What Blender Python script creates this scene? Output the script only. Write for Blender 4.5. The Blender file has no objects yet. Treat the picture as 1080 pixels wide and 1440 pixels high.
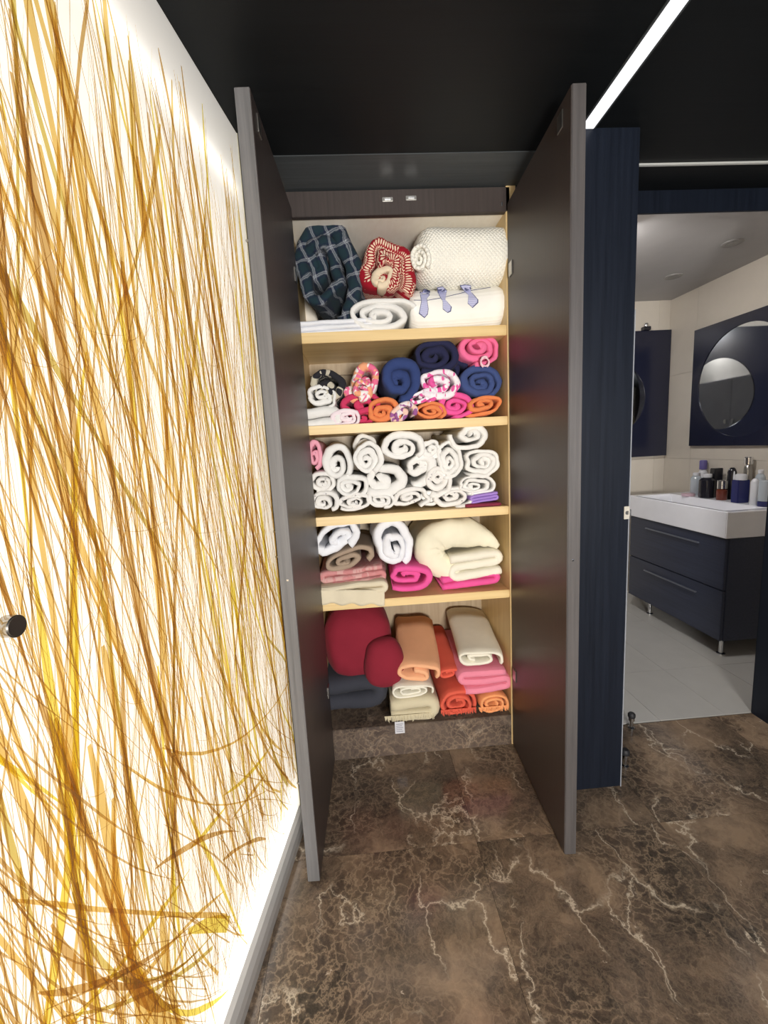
import bpy, bmesh, math, random
from mathutils import Vector, Matrix, noise
R = random.Random(7)
S = bpy.context.scene
C = S.collection
PI = math.pi

# ------------------------------------------------------------------ camera
F_PX, YAW, PITCH, ROLL, CAM_H = 607.7, math.radians(3.097), math.radians(8.573), math.radians(3.139), 1.25
fw = Vector((math.sin(YAW)*math.cos(PITCH), math.cos(YAW)*math.cos(PITCH), -math.sin(PITCH)))
rt0 = Vector((math.cos(YAW), -math.sin(YAW), 0)); dn0 = fw.cross(rt0)
rt = rt0*math.cos(ROLL) + dn0*math.sin(ROLL); dn = dn0*math.cos(ROLL) - rt0*math.sin(ROLL)
cam_d = bpy.data.cameras.new('camera'); cam = bpy.data.objects.new('camera', cam_d); C.objects.link(cam)
cam_d.sensor_fit = 'HORIZONTAL'; cam_d.sensor_width = 36; cam_d.lens = 36*F_PX/1080
cam_d.clip_start = 0.02; cam_d.clip_end = 30
m3 = Matrix((rt, -dn, -fw)).transposed()
cam.matrix_world = Matrix.Translation((0, 0, CAM_H)) @ m3.to_4x4()
S.camera = cam

def ray(x, y): return rt*((x-540)/F_PX) + dn*((y-720)/F_PX) + fw
def onY(x, y, Y): r = ray(x, y); return r*(Y/r.y) + Vector((0, 0, CAM_H))
def onZ(x, y, Z): r = ray(x, y); return r*((Z-CAM_H)/r.z) + Vector((0, 0, CAM_H))
def onX(x, y, X): r = ray(x, y); return r*(X/r.x) + Vector((0, 0, CAM_H))

# ------------------------------------------------------------------ light
w = bpy.data.worlds.new('world'); S.world = w; w.use_nodes = True
w.node_tree.nodes['Background'].inputs[0].default_value = (0.75, 0.85, 1, 1)
w.node_tree.nodes['Background'].inputs[1].default_value = 0.05
S.view_settings.view_transform = 'Standard'; S.view_settings.look = 'None'
S.view_settings.exposure = 0; S.view_settings.gamma = 1; S.view_settings.use_curve_mapping = False
S.cycles.transparent_max_bounces = 24; S.cycles.max_bounces = 7
S.cycles.sample_clamp_indirect = 4

def area(name, loc, target, sx, sy, power, col=(1, 1, 1)):
    l = bpy.data.lights.new(name, 'AREA'); l.shape = 'RECTANGLE'; l.size = sx; l.size_y = sy
    l.energy = power; l.color = col
    o = bpy.data.objects.new(name, l); C.objects.link(o); o.location = loc
    d = Vector(target) - Vector(loc)
    o.rotation_euler = d.to_track_quat('-Z', 'Y').to_euler()
    return o
area('added_front_fill', (0.32, -1.35, 1.0), (0.25, 1.6, 1.4), 0.5, 0.4, 92, (1, 0.965, 0.91))  # added unseen fill light behind the camera, brightens the open wardrobe
area('bathroom_ceiling_lamp', (1.20, 2.15, 2.16), (1.85, 2.5, 0.6), 0.22, 0.22, 13, (1, 0.97, 0.95))
area('added_cool_fill', (1.5, -1.3, 1.5), (0.9, 1.4, 0.9), 0.5, 1.0, 5, (0.68, 0.78, 1.0))  # added weak bluish fill for the right side, no window there

# ------------------------------------------------------------------ materials
MATS = {}
def nmat(name):
    m = bpy.data.materials.new(name); m.use_nodes = True
    nt = m.node_tree; b = nt.nodes['Principled BSDF']
    return m, nt, b
def N(nt, t, **kw):
    n = nt.nodes.new(t)
    for k, v in kw.items():
        if k.startswith('i_'):
            key = k[2:]
            key = int(key) if key.isdigit() else key.replace('_', ' ')
            n.inputs[key].default_value = v
        else: setattr(n, k, v)
    return n
def L(nt, a, b): nt.links.new(a, b)
def ramp(nt, fac, stops, interp='LINEAR'):
    r = N(nt, 'ShaderNodeValToRGB'); r.color_ramp.interpolation = interp
    e = r.color_ramp.elements
    while len(e) < len(stops): e.new(0.5)
    for i, (p, c) in enumerate(stops):
        e[i].position = p; e[i].color = (c[0], c[1], c[2], 1) if len(c) == 3 else c
    L(nt, fac, r.inputs[0]); return r.outputs[0]
def math_(nt, op, a, b=None, c=None):
    n = N(nt, 'ShaderNodeMath', operation=op)
    for i, v in enumerate((a, b, c)):
        if v is None: continue
        if isinstance(v, (int, float)): n.inputs[i].default_value = v
        else: L(nt, v, n.inputs[i])
    return n.outputs[0]
def mix(nt, fac, a, b, mode='MIX'):
    n = N(nt, 'ShaderNodeMix', data_type='RGBA', blend_type=mode)
    for k, v in ((0, fac), (6, a), (7, b)):
        if hasattr(v, 'type') and hasattr(v, 'is_output'): L(nt, v, n.inputs[k])
        elif isinstance(v, (int, float)): n.inputs[k].default_value = v
        else: n.inputs[k].default_value = (v[0], v[1], v[2], 1)
    return n.outputs[2]
def bump(nt, b, h, strength=0.3, dist=0.002):
    n = N(nt, 'ShaderNodeBump'); n.inputs['Strength'].default_value = strength; n.inputs['Distance'].default_value = dist
    L(nt, h, n.inputs['Height']); L(nt, n.outputs[0], b.inputs['Normal'])
def plain(name, col, rough=0.5, metal=0.0, coat=0.0, noise_b=0, spec=0.5):
    if name in MATS: return MATS[name]
    m, nt, b = nmat(name)
    b.inputs['Roughness'].default_value = rough; b.inputs['Metallic'].default_value = metal
    b.inputs['Coat Weight'].default_value = coat; b.inputs['Specular IOR Level'].default_value = spec
    tc = N(nt, 'ShaderNodeTexCoord'); n = N(nt, 'ShaderNodeTexNoise', i_Scale=9.0, i_Detail=3.0)
    L(nt, tc.outputs['Object'], n.inputs['Vector'])
    c = mix(nt, n.outputs[0], [v*0.93 for v in col], [min(1, v*1.05) for v in col])
    L(nt, c, b.inputs['Base Color'])
    if noise_b: bump(nt, b, n.outputs[0], noise_b)
    MATS[name] = m; return m

def wood_black(name, col, rough, axis='Z', grain=0.25, spec=0.5):
    m, nt, b = nmat(name); b.inputs['Specular IOR Level'].default_value = spec
    tc = N(nt, 'ShaderNodeTexCoord'); mp = N(nt, 'ShaderNodeMapping')
    sc = {'Z': (90, 90, 2.5), 'X': (2.5, 90, 90), 'Y': (90, 2.5, 90)}[axis]
    mp.inputs['Scale'].default_value = sc
    L(nt, tc.outputs['Object'], mp.inputs[0])
    n = N(nt, 'ShaderNodeTexNoise', i_Scale=1.0, i_Detail=6.0, i_Roughness=0.7); L(nt, mp.outputs[0], n.inputs['Vector'])
    c = ramp(nt, n.outputs[0], [(0.3, [v*0.75 for v in col]), (0.7, [v*1.3 for v in col])])
    L(nt, c, b.inputs['Base Color'])
    r = math_(nt, 'MULTIPLY_ADD', n.outputs[0], 0.16, rough-0.08); L(nt, r, b.inputs['Roughness'])
    bump(nt, b, n.outputs[0], grain, 0.001)
    return m
M_door = wood_black('dark_wood_door', (0.070, 0.064, 0.064), 0.42)
M_doorface = wood_black('dark_wood_inner', (0.048, 0.037, 0.034), 0.42)
M_ceil = wood_black('black_ceiling_board', (0.005, 0.006, 0.007), 0.5, 'X', 0.15, 0.2)
M_band = wood_black('charcoal_band', (0.050, 0.056, 0.060), 0.5, 'X', 0.3)
M_navy = wood_black('navy_black_lacquer', (0.007, 0.010, 0.018), 0.42, 'Z', 0.02, 0.3)
M_vanity = wood_black('navy_vanity_lacquer', (0.034, 0.041, 0.070), 0.38, 'Y', 0.06)
M_chrome = plain('chrome', (0.75, 0.76, 0.78), 0.16, 1)
M_steel = plain('brushed_steel', (0.45, 0.44, 0.42), 0.3, 1)
M_alu = plain('grey_trim', (0.42, 0.41, 0.40), 0.4, 0.3)
M_white = plain('white_ceramic', (0.88, 0.89, 0.95), 0.12, 0, 0.3)
M_whitebox = plain('white_lightbox', (0.85, 0.85, 0.83), 0.6)

def pine(name, c1, c2, axis='X'):
    m, nt, b = nmat(name)
    tc = N(nt, 'ShaderNodeTexCoord'); mp = N(nt, 'ShaderNodeMapping')
    mp.inputs['Scale'].default_value = {'X': (1.2, 14, 40), 'Z': (40, 14, 1.2)}[axis]
    L(nt, tc.outputs['Object'], mp.inputs[0])
    n = N(nt, 'ShaderNodeTexNoise', i_Scale=1.5, i_Detail=5.0, i_Distortion=0.6); L(nt, mp.outputs[0], n.inputs['Vector'])
    L(nt, ramp(nt, n.outputs[0], [(0.3, c1), (0.7, c2)]), b.inputs['Base Color'])
    b.inputs['Roughness'].default_value = 0.42; bump(nt, b, n.outputs[0], 0.08, 0.001)
    return m
M_pine = pine('pine_shelf', (0.66, 0.46, 0.20), (0.80, 0.60, 0.30))
M_pineZ = pine('pine_side', (0.66, 0.47, 0.22), (0.80, 0.61, 0.32), 'Z')
M_back = pine('shaded_back', (0.36, 0.27, 0.17), (0.46, 0.36, 0.24), 'Z')  # shade of the lower compartments is put into this darker brown
M_backtop = pine('lit_back', (0.88, 0.82, 0.72), (0.92, 0.87, 0.78), 'Z')  # bright light in the top compartment is put into this paler colour

def marble(name, dark, mid, tan, rough=0.14, vein=1.0):
    m, nt, b = nmat(name)
    geo = N(nt, 'ShaderNodeNewGeometry'); oi = N(nt, 'ShaderNodeObjectInfo')
    off = N(nt, 'ShaderNodeVectorMath', operation='SCALE'); L(nt, geo.outputs['Position'], off.inputs[0]); off.inputs['Scale'].default_value = 1
    add = N(nt, 'ShaderNodeVectorMath', operation='ADD'); L(nt, geo.outputs['Position'], add.inputs[0])
    cx = N(nt, 'ShaderNodeCombineXYZ'); r7 = math_(nt, 'MULTIPLY', oi.outputs['Random'], 17.0)
    L(nt, r7, cx.inputs[0]); L(nt, r7, cx.inputs[2]); L(nt, cx.outputs[0], add.inputs[1])
    P = add.outputs[0]
    wn = N(nt, 'ShaderNodeTexNoise', i_Scale=5.0, i_Detail=6.0, i_Roughness=0.62); L(nt, P, wn.inputs['Vector'])
    sub = N(nt, 'ShaderNodeVectorMath', operation='SUBTRACT'); L(nt, wn.outputs['Color'], sub.inputs[0]); sub.inputs[1].default_value = (0.5, 0.5, 0.5)
    sc = N(nt, 'ShaderNodeVectorMath', operation='SCALE'); L(nt, sub.outputs[0], sc.inputs[0]); sc.inputs['Scale'].default_value = 0.24
    wp = N(nt, 'ShaderNodeVectorMath', operation='ADD'); L(nt, P, wp.inputs[0]); L(nt, sc.outputs[0], wp.inputs[1])
    W = wp.outputs[0]
    def vor(s, wid):
        v = N(nt, 'ShaderNodeTexVoronoi', feature='DISTANCE_TO_EDGE', i_Scale=s); L(nt, W, v.inputs['Vector'])
        return ramp(nt, v.outputs['Distance'], [(0, (1, 1, 1)), (wid, (0.25, 0.25, 0.25)), (wid*3, (0, 0, 0))])
    n1 = N(nt, 'ShaderNodeTexNoise', i_Scale=4.0, i_Detail=7.0, i_Roughness=0.65); L(nt, W, n1.inputs['Vector'])
    base = ramp(nt, n1.outputs[0], [(0.34, dark), (0.50, mid), (0.64, tan)])
    n4 = N(nt, 'ShaderNodeTexNoise', i_Scale=38.0, i_Detail=5.0, i_Roughness=0.7); L(nt, W, n4.inputs['Vector'])
    base = mix(nt, math_(nt, 'MULTIPLY', ramp(nt, n4.outputs[0], [(0.5, (0, 0, 0)), (0.7, (1, 1, 1))]), 0.5), base, tan)
    n2 = N(nt, 'ShaderNodeTexNoise', i_Scale=3.0, i_Detail=2.0); L(nt, P, n2.inputs['Vector'])
    mask = ramp(nt, n2.outputs[0], [(0.40, (0.1, 0.1, 0.1)), (0.62, (1, 1, 1))])
    f1 = math_(nt, 'MULTIPLY', vor(30, 0.07), mask)
    c = mix(nt, math_(nt, 'MULTIPLY', f1, 0.60), base, (0.38, 0.28, 0.19))
    f1b = math_(nt, 'MULTIPLY', vor(75, 0.12), ramp(nt, n2.outputs[0], [(0.35, (1, 1, 1)), (0.6, (0.2, 0.2, 0.2))]))
    c = mix(nt, math_(nt, 'MULTIPLY', f1b, 0.35), c, (0.26, 0.20, 0.14))
    n3 = N(nt, 'ShaderNodeTexNoise', i_Scale=5.0, i_Detail=2.0); L(nt, P, n3.inputs['Vector'])
    mask2 = ramp(nt, n3.outputs[0], [(0.46, (0, 0, 0)), (0.56, (1, 1, 1))])
    mp = N(nt, 'ShaderNodeMapping'); mp.inputs['Scale'].default_value = (1.0, 0.38, 1.0); mp.inputs['Rotation'].default_value = (0, 0, 0.25); L(nt, W, mp.inputs[0])
    vv = N(nt, 'ShaderNodeTexVoronoi', feature='DISTANCE_TO_EDGE', i_Scale=6.5); L(nt, mp.outputs[0], vv.inputs['Vector'])
    f2 = math_(nt, 'MULTIPLY', ramp(nt, vv.outputs['Distance'], [(0, (1, 1, 1)), (0.014, (0.2, 0.2, 0.2)), (0.04, (0, 0, 0))]), mask2); f2 = math_(nt, 'MULTIPLY', f2, vein)
    c = mix(nt, math_(nt, 'MULTIPLY', f2, 0.8), c, (0.66, 0.56, 0.43))
    n5 = N(nt, 'ShaderNodeTexNoise', i_Scale=19.0, i_Detail=4.0, i_Roughness=0.7); L(nt, W, n5.inputs['Vector'])
    c = mix(nt, ramp(nt, n5.outputs[0], [(0.69, (0, 0, 0)), (0.73, (0.75, 0.75, 0.75))]), c, (0.55, 0.47, 0.38))
    L(nt, c, b.inputs['Base Color']); b.inputs['Roughness'].default_value = rough
    return m
M_marble = marble('brown_marble', (0.030, 0.025, 0.021), (0.090, 0.064, 0.047), (0.26, 0.18, 0.12))
M_plinth = marble('brown_marble_plinth', (0.035, 0.026, 0.023), (0.085, 0.062, 0.052), (0.15, 0.11, 0.085), 0.3, 0.25)
M_btile = plain('pale_floor_tile', (0.48, 0.47, 0.45), 0.22)
M_bwall = plain('beige_wall_tile', (0.60, 0.55, 0.48), 0.35)
M_bceil = plain('grey_bath_ceiling', (0.40, 0.39, 0.39), 0.6)
M_dark = plain('dark_mortar', (0.02, 0.018, 0.016), 0.8)

# ------------------------------------------------------------------ mesh helpers
def me(name, verts, faces, mat, parent=None, smooth=False, mats=None, fm=None, uv=None):
    d = bpy.data.meshes.new(name); d.from_pydata(verts, [], faces); d.update()
    if mats:
        for q in mats: d.materials.append(q)
        d.polygons.foreach_set('material_index', fm)
    else: d.materials.append(mat)
    if smooth: d.polygons.foreach_set('use_smooth', [True]*len(d.polygons))
    if uv:
        ul = d.uv_layers.new(name='UVMap')
        for i, lp in enumerate(d.loops): ul.data[i].uv = uv[lp.vertex_index]
    o = bpy.data.objects.new(name, d); C.objects.link(o)
    if parent: o.parent = parent
    return o
def from_bm(name, bm, mat, parent=None, smooth=False):
    d = bpy.data.meshes.new(name); bmesh.ops.recalc_face_normals(bm, faces=bm.faces); bm.to_mesh(d); bm.free()
    d.materials.append(mat)
    if smooth:
        d.polygons.foreach_set('use_smooth', [True]*len(d.polygons))
        try: d.set_sharp_from_angle(angle=math.radians(38))
        except Exception: pass
    o = bpy.data.objects.new(name, d); C.objects.link(o)
    if parent: o.parent = parent
    return o
def box(name, p0, p1, mat, parent=None, bev=0.0015):
    bm = bmesh.new(); bmesh.ops.create_cube(bm, size=1)
    c = [(a+b)/2 for a, b in zip(p0, p1)]; s = [abs(b-a) for a, b in zip(p0, p1)]
    for v in bm.verts: v.co = Vector((v.co.x*s[0], v.co.y*s[1], v.co.z*s[2]))
    if bev: bmesh.ops.bevel(bm, geom=bm.edges[:], offset=min(bev, min(s)*0.3), segments=2, affect='EDGES')
    o = from_bm(name, bm, mat, parent, bool(bev))
    pl = parent.location if parent else Vector((0, 0, 0))
    o.location = Vector(c) - pl
    return o
def add_cyl(bm, p0, p1, r0, r1=None, seg=20, cap=True):
    r1 = r0 if r1 is None else r1
    p0 = Vector(p0); p1 = Vector(p1); d = p1-p0
    q = d.to_track_quat('Z', 'Y').to_matrix().to_4x4()
    bmesh.ops.create_cone(bm, cap_ends=cap, segments=seg, radius1=r0, radius2=r1, depth=d.length, matrix=Matrix.Translation((p0+p1)/2) @ q)
def lathe(name, prof, mat, parent=None, loc=(0, 0, 0), seg=24, sx=1, sy=1):
    vs = []; fs = []; n = len(prof)
    for i in range(seg):
        a = 2*PI*i/seg
        for r, z in prof: vs.append((r*math.cos(a)*sx, r*math.sin(a)*sy, z))
    for i in range(seg):
        j = (i+1) % seg
        for k in range(n-1): fs.append((i*n+k, j*n+k, j*n+k+1, i*n+k+1))
    fs.append([i*n for i in range(seg)][::-1]); fs.append([i*n+n-1 for i in range(seg)])
    o = me(name, vs, fs, mat, parent, True); o.location = loc
    try: o.data.set_sharp_from_angle(angle=math.radians(40))
    except Exception: pass
    return o
def thing(name, label, cat, loc=(0, 0, 0), group=None, rotz=0):
    o = bpy.data.objects.new(name, None); C.objects.link(o); o.empty_display_size = 0.05
    o.location = loc; o.rotation_euler = (0, 0, rotz); o['label'] = label; o['category'] = cat
    if group: o['group'] = group
    return o
def tag(o, label, cat, group=None):
    o['label'] = label; o['category'] = cat
    if group: o['group'] = group
    return o
def struct(o, label=None):
    o['kind'] = 'structure'
    if label: o['label'] = label
    return o

# ------------------------------------------------------------------ the setting
CZ = 2.115
fl = struct(box('floor', (-0.75, -1.9, -0.05), (1.70, 1.66, -0.013), M_dark, None, 0), 'dark polished brown marble floor with cream veins')
xs = [-0.75, -0.30, 0.30, 0.90, 1.50, 1.70]; ys = [-1.9, -1.22, -0.62, -0.02, 0.58, 1.18, 1.655]
for i in range(len(xs)-1):
    for j in range(len(ys)-1):
        box('marble_tile', (xs[i]+0.0004, ys[j]+0.0004, -0.012), (xs[i+1]-0.0004, ys[j+1]-0.0004, 0), M_marble, fl, 0.0003)
struct(box('ceiling', (-0.75, -1.9, CZ), (1.70, 1.43, CZ+0.04), M_ceil, None, 0), 'glossy black board ceiling of the hallway')
struct(box('trim_1', (-0.30, 1.432, CZ-0.002), (0.70, 1.66, CZ+0.04), M_band, None, 0), 'charcoal ceiling band above the wardrobe')
struct(box('ceiling', (0.70, 1.43, CZ), (1.70, 1.66, CZ+0.04), M_ceil, None, 0), 'black ceiling strip before the bathroom')
struct(box('trim_2', (0.93, 1.500, CZ-0.006), (1.665, 1.510, CZ), plain('pale_line', (0.55, 0.56, 0.54), 0.4), None, 0.001), 'thin pale metal line in the black ceiling before the bathroom')
struct(box('wall_left', (-0.80, -1.9, 0), (-0.75, 1.66, CZ), M_navy, None, 0), 'black wall behind the lit panel')
struct(box('wall_rear', (-0.80, -1.95, 0), (1.72, -1.90, CZ), M_bwall, None, 0), 'pale wall behind the camera')
struct(box('wall_right', (1.665, -1.9, 0), (1.71, 1.655, CZ), M_navy, None, 0), 'navy black wall right of the bathroom doorway')
# wall either side of the wardrobe
struct(box('wall_back', (-0.75, 1.602, 0), (-0.215, 1.66, CZ), M_navy, None, 0), 'black wall left of the wardrobe')
struct(box('wall_back', (0.602, 1.602, 0), (0.698, 1.66, CZ), M_navy, None, 0), 'black wall right of the wardrobe')
# pillar / left jamb
pil = struct(box('wall_pillar', (0.70, 1.337, 0), (0.868, 1.655, CZ), M_navy, None, 0.002), 'navy black pillar between wardrobe and bathroom doorway')
box('edge_strip', (0.8665, 1.3355, 0), (0.8695, 1.3385, 1.62), plain('edge_grey', (0.30, 0.32, 0.36), 0.35), pil, 0)
# doorway: inner jamb and lintel
struct(box('door_1', (0.868, 1.657, 2.04), (1.76, 1.668, CZ+0.09), M_navy, None, 0.001), 'black lintel over the bathroom doorway')
struct(box('trim_3', (0.80, 1.657, 0), (1.06, 1.74, 2.19), M_navy, None, 0), 'dark inner jamb left of the bathroom doorway')
struct(box('trim_4', (1.668, 1.657, 0), (1.76, 1.663, 2.04), M_navy, None, 0.001), 'dark jamb right of the bathroom doorway')
# bathroom
bf = struct(box('floor', (1.0, 1.66, -0.05), (2.45, 3.25, -0.013), M_dark, None, 0), 'pale grey tiled bathroom floor')
bx = [1.0, 1.25, 1.55, 1.85, 2.15, 2.36]; by = [1.66, 2.05, 2.65, 3.2]
for i in range(5):
    for j in range(3):
        box('floor_tile', (bx[i]+0.0008, by[j]+0.0008, -0.012), (bx[i+1]-0.0008, by[j+1]-0.0008, 0.001), M_btile, bf, 0.0004)
wr = struct(box('wall_bathroom_right', (2.352, 1.74, 0), (2.40, 3.25, 2.19), M_dark, None, 0), 'beige tiled bathroom wall behind the vanity')
wb = struct(box('wall_bathroom_back', (1.0, 3.202, 0), (2.352, 3.25, 2.19), M_dark, None, 0), 'beige tiled wall at the back of the bathroom')
for k, (z0, z1) in enumerate(((0, 0.45), (0.45, 1.05), (1.05, 1.65), (1.65, 2.19))):
    for j, (y0, y1) in enumerate(((1.74, 2.34), (2.34, 2.94), (2.94, 3.2))):
        box('wall_tile', (2.3455, y0+0.0006, z0+0.0006), (2.352, y1-0.0006, z1-0.0006), M_bwall, wr, 0.0003)
    for j, (x0, x1) in enumerate(((1.06, 1.66), (1.66, 2.26), (2.26, 2.345))):
        box('wall_tile', (x0+0.0006, 3.1955, z0+0.0006), (x1-0.0006, 3.202, z1-0.0006), M_bwall, wb, 0.0003)
struct(box('wall_bathroom_left', (1.0, 1.74, 0), (1.06, 3.202, 2.19), M_bwall, None, 0), 'beige left wall of the bathroom')
struct(box('wall_bathroom_front', (1.765, 1.664, 0), (2.40, 1.74, 2.19), M_bwall, None, 0), 'bathroom wall beside the doorway')
struct(box('ceiling_bathroom', (1.0, 1.74, 2.19), (2.40, 3.25, 2.23), M_bceil, None, 0), 'grey bathroom ceiling')

# ------------------------------------------------------------------ lit resin panel on the left
DX = 0.155
def pan(Y, z, out=0.0):   # point on the panel's front face; out = distance towards the room
    n = Vector((1, -DX, 0)).normalized()
    return Vector((-0.272 + DX*(Y-1.337), Y, z)) + n*out
panel = thing('backlit_panel', 'tall glowing white wall panel with golden reed strands pressed inside', 'panel', (-0.272, 1.337, 0))
PL = panel.location
def pbox(name, y0, y1, z0, z1, o0, o1, mat):
    vs = [pan(y, z, o)-PL for y in (y0, y1) for z in (z0, z1) for o in (o0, o1)]
    return me(name, vs, [(0, 1, 3, 2), (4, 6, 7, 5), (0, 4, 5, 1), (2, 3, 7, 6), (0, 2, 6, 4), (1, 5, 7, 3)], mat, panel)
m, nt, b = nmat('lit_resin_sheet')
tr = N(nt, 'ShaderNodeBsdfTranslucent', i_Color=(0.94, 0.93, 0.91, 1)); em = N(nt, 'ShaderNodeEmission', i_Color=(1, 0.965, 0.92, 1), i_Strength=0.29)
ad = N(nt, 'ShaderNodeAddShader'); L(nt, tr.outputs[0], ad.inputs[0]); L(nt, em.outputs[0], ad.inputs[1])
gl = N(nt, 'ShaderNodeBsdfGlossy', i_Roughness=0.08); mx = N(nt, 'ShaderNodeMixShader'); mx.inputs[0].default_value = 0.04
L(nt, ad.outputs[0], mx.inputs[1]); L(nt, gl.outputs[0], mx.inputs[2]); L(nt, mx.outputs[0], nt.nodes['Material Output'].inputs[0])
M_sheet = m
def sheet(y0, y1):
    vs = [pan(y, z, 0)-PL for y, z in ((y0, 0.055), (y1, 0.055), (y1, CZ-0.002), (y0, CZ-0.002))]
    return me('resin_sheet', vs, [(0, 1, 2, 3)], M_sheet, panel)
SEAM = 0.392
sheet(SEAM+0.0015, 1.335); sheet(-1.2, SEAM-0.0015)
pbox('light_box_back', -1.2, 1.335, 0.0, CZ-0.001, -0.115, -0.11, M_whitebox)
pbox('end_cap', 1.335, 1.339, 0.0, CZ-0.001, -0.115, 0.002, plain('cream_edge', (0.7, 0.66, 0.5), 0.4))
# rounded grey base trim
vs = []; fs = []
prof = [(-0.002, 0.0), (0.024, 0.0), (0.026, 0.03), (0.022, 0.045), (0.012, 0.054), (-0.002, 0.056)]
for y in (-1.2, 1.33):
    for o_, z in prof: vs.append(pan(y, z, o_)-PL)
n = len(prof)
for k in range(n): fs.append((k, (k+1) % n, n+(k+1) % n, n+k))
fs += [tuple(range(n))[::-1], tuple(range(n, 2*n))]
me('base_trim', vs, fs, M_alu, panel)
nrm = Vector((1, -DX, 0)).normalized(); along = Vector((DX, 1, 0)).normalized()
def tube(name, yc, z, length, h, power, depth):
    l = bpy.data.lights.new(name, 'AREA'); l.shape = 'RECTANGLE'; l.size = length; l.size_y = h; l.energy = power; l.color = (1, 0.97, 0.93)
    o = bpy.data.objects.new(name, l); C.objects.link(o); o.location = pan(yc, z, -depth)
    m = Matrix((along, Vector((0, 0, 1)), -nrm)).transposed(); 
    if m.determinant() < 0: m = Matrix((-along, Vector((0, 0, 1)), -nrm)).transposed()
    o.matrix_world = Matrix.Translation(o.location) @ m.to_4x4()
    return o
tube('panel_light', 0.07, 1.0, 2.5, 1.75, 4.7, 0.07)
tube('panel_top_tube', 0.07, 1.955, 2.5, 0.02, 0.42, 0.035)
tube('panel_bottom_tube', 0.07, 0.10, 2.5, 0.05, 1.6, 0.06)

def strand_mat(name, col, dif):
    m, nt, b = nmat(name)
    nt.nodes.remove(b)
    tcn = N(nt, 'ShaderNodeTexCoord'); nz = N(nt, 'ShaderNodeTexNoise', i_Scale=14.0, i_Detail=3.0); L(nt, tcn.outputs['Object'], nz.inputs['Vector'])
    c = mix(nt, nz.outputs[0], [v*0.85 for v in col], [min(1, v*1.12) for v in col])
    t = N(nt, 'ShaderNodeBsdfTransparent'); L(nt, c, t.inputs[0])
    d = N(nt, 'ShaderNodeBsdfDiffuse', i_Color=(dif[0], dif[1], dif[2], 1))
    mx = N(nt, 'ShaderNodeMixShader'); mx.inputs[0].default_value = 0.22
    L(nt, t.outputs[0], mx.inputs[1]); L(nt, d.outputs[0], mx.inputs[2]); L(nt, mx.outputs[0], nt.nodes['Material Output'].inputs[0])
    return m
M_st = [strand_mat('golden_reed', (0.82, 0.60, 0.22), (0.50, 0.33, 0.10)),
        strand_mat('yellow_leaf', (0.93, 0.76, 0.16), (0.5, 0.38, 0.06)),
        strand_mat('brown_reed', (0.68, 0.46, 0.19), (0.36, 0.23, 0.09)),
        strand_mat('olive_reed', (0.74, 0.60, 0.20), (0.3, 0.25, 0.07))]
M_fine = strand_mat('fine_reed', (0.70, 0.52, 0.26), (0.38, 0.25, 0.10))
ZTOP = 1.97
def ribbon(y, z, ang, length, wid, curv, out, seg):
    vs = []; fs = []; a = ang; st = length/seg
    ph = R.random()*6; zend = R.uniform(0.07, 0.26)
    for i in range(seg+1):
        t = i/seg
        wq = wid*(min(1, 6*t+0.35))*(min(1, (1-t)*3+0.12))*(0.85+0.25*math.sin(ph+t*7))
        dy, dz = math.sin(a), -math.cos(a)
        ny, nz_ = -dz, dy
        zz = z
        vs.append(pan(y-ny*wq/2, min(max(zz-nz_*wq/2, 0.062), CZ-0.01), out)-PL)
        vs.append(pan(y+ny*wq/2, min(max(zz+nz_*wq/2, 0.062), CZ-0.01), out)-PL)
        if i: fs.append((2*i-2, 2*i-1, 2*i+1, 2*i))
        y += dy*st; z += dz*st; a += curv*st + R.gauss(0, 0.02)
        if y > 1.325: y = 1.325
        if z < zend: break
    return vs, fs
layer = 0
for i in range(290):
    y = R.uniform(0.22, 1.32); z = R.uniform(0.35, ZTOP) if R.random() < 0.78 else ZTOP + R.uniform(-0.1, 0.12)
    near = (1.32-y)/1.1
    wid = R.choice((0.0045, 0.006, 0.0075, 0.009, 0.012, 0.016)) * (0.8+0.4*near)
    mi = R.choices((0, 1, 2, 3), (52, 15, 22, 11))[0]
    if mi == 1: wid *= 1.5
    low = z < 0.8
    ang = R.gauss(0.03, 0.17) if not low else R.gauss(0.15, 0.3)
    curv = R.gauss(0, 0.25) if not low else R.gauss(0.55, 0.6)
    ln = R.uniform(0.30, 0.95)
    out = 0.0015 + 0.00002*i
    v, f = ribbon(y, z, ang, ln, wid, curv, out, 12)
    if f: me('reed_strand', v, f, M_st[mi], panel)
for i in range(9):   # curved dry leaves low on the panel
    v, f = ribbon(R.uniform(0.4, 1.0), R.uniform(0.3, 0.6), R.uniform(0.9, 1.5), R.uniform(0.15, 0.35), 0.010, R.gauss(-0.5, 1.2), 0.0077+0.00003*i, 14)
    if f: me('reed_strand', v, f, M_st[(0, 2, 1)[i % 3]], panel)
av = []; af = []
def addr(v, f):
    k = len(av); av.extend(v); af.extend([tuple(q+k for q in ff) for ff in f])
for i in range(1900):
    y = R.uniform(0.1, 1.33); z = R.uniform(0.2, ZTOP+0.04)
    low = z < 0.7
    ang = R.gauss(0.02, 0.16 if not low else 0.30); curv = R.gauss(0, 0.5 if not low else 1.1)
    v, f = ribbon(y, z, ang, R.uniform(0.15, 0.85), R.choice((0.0007, 0.001, 0.0013, 0.0017, 0.0023, 0.0032)), curv, 0.009+0.000001*i, 9)
    addr(v, f)
for i in range(120):  # curly hair-fine tendrils
    v, f = ribbon(R.uniform(0.2, 1.3), R.uniform(0.15, 1.6), R.uniform(-1.8, 1.8), R.uniform(0.05, 0.2), 0.0008, R.gauss(0, 14), 0.0128, 16)
    addr(v, f)
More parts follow.
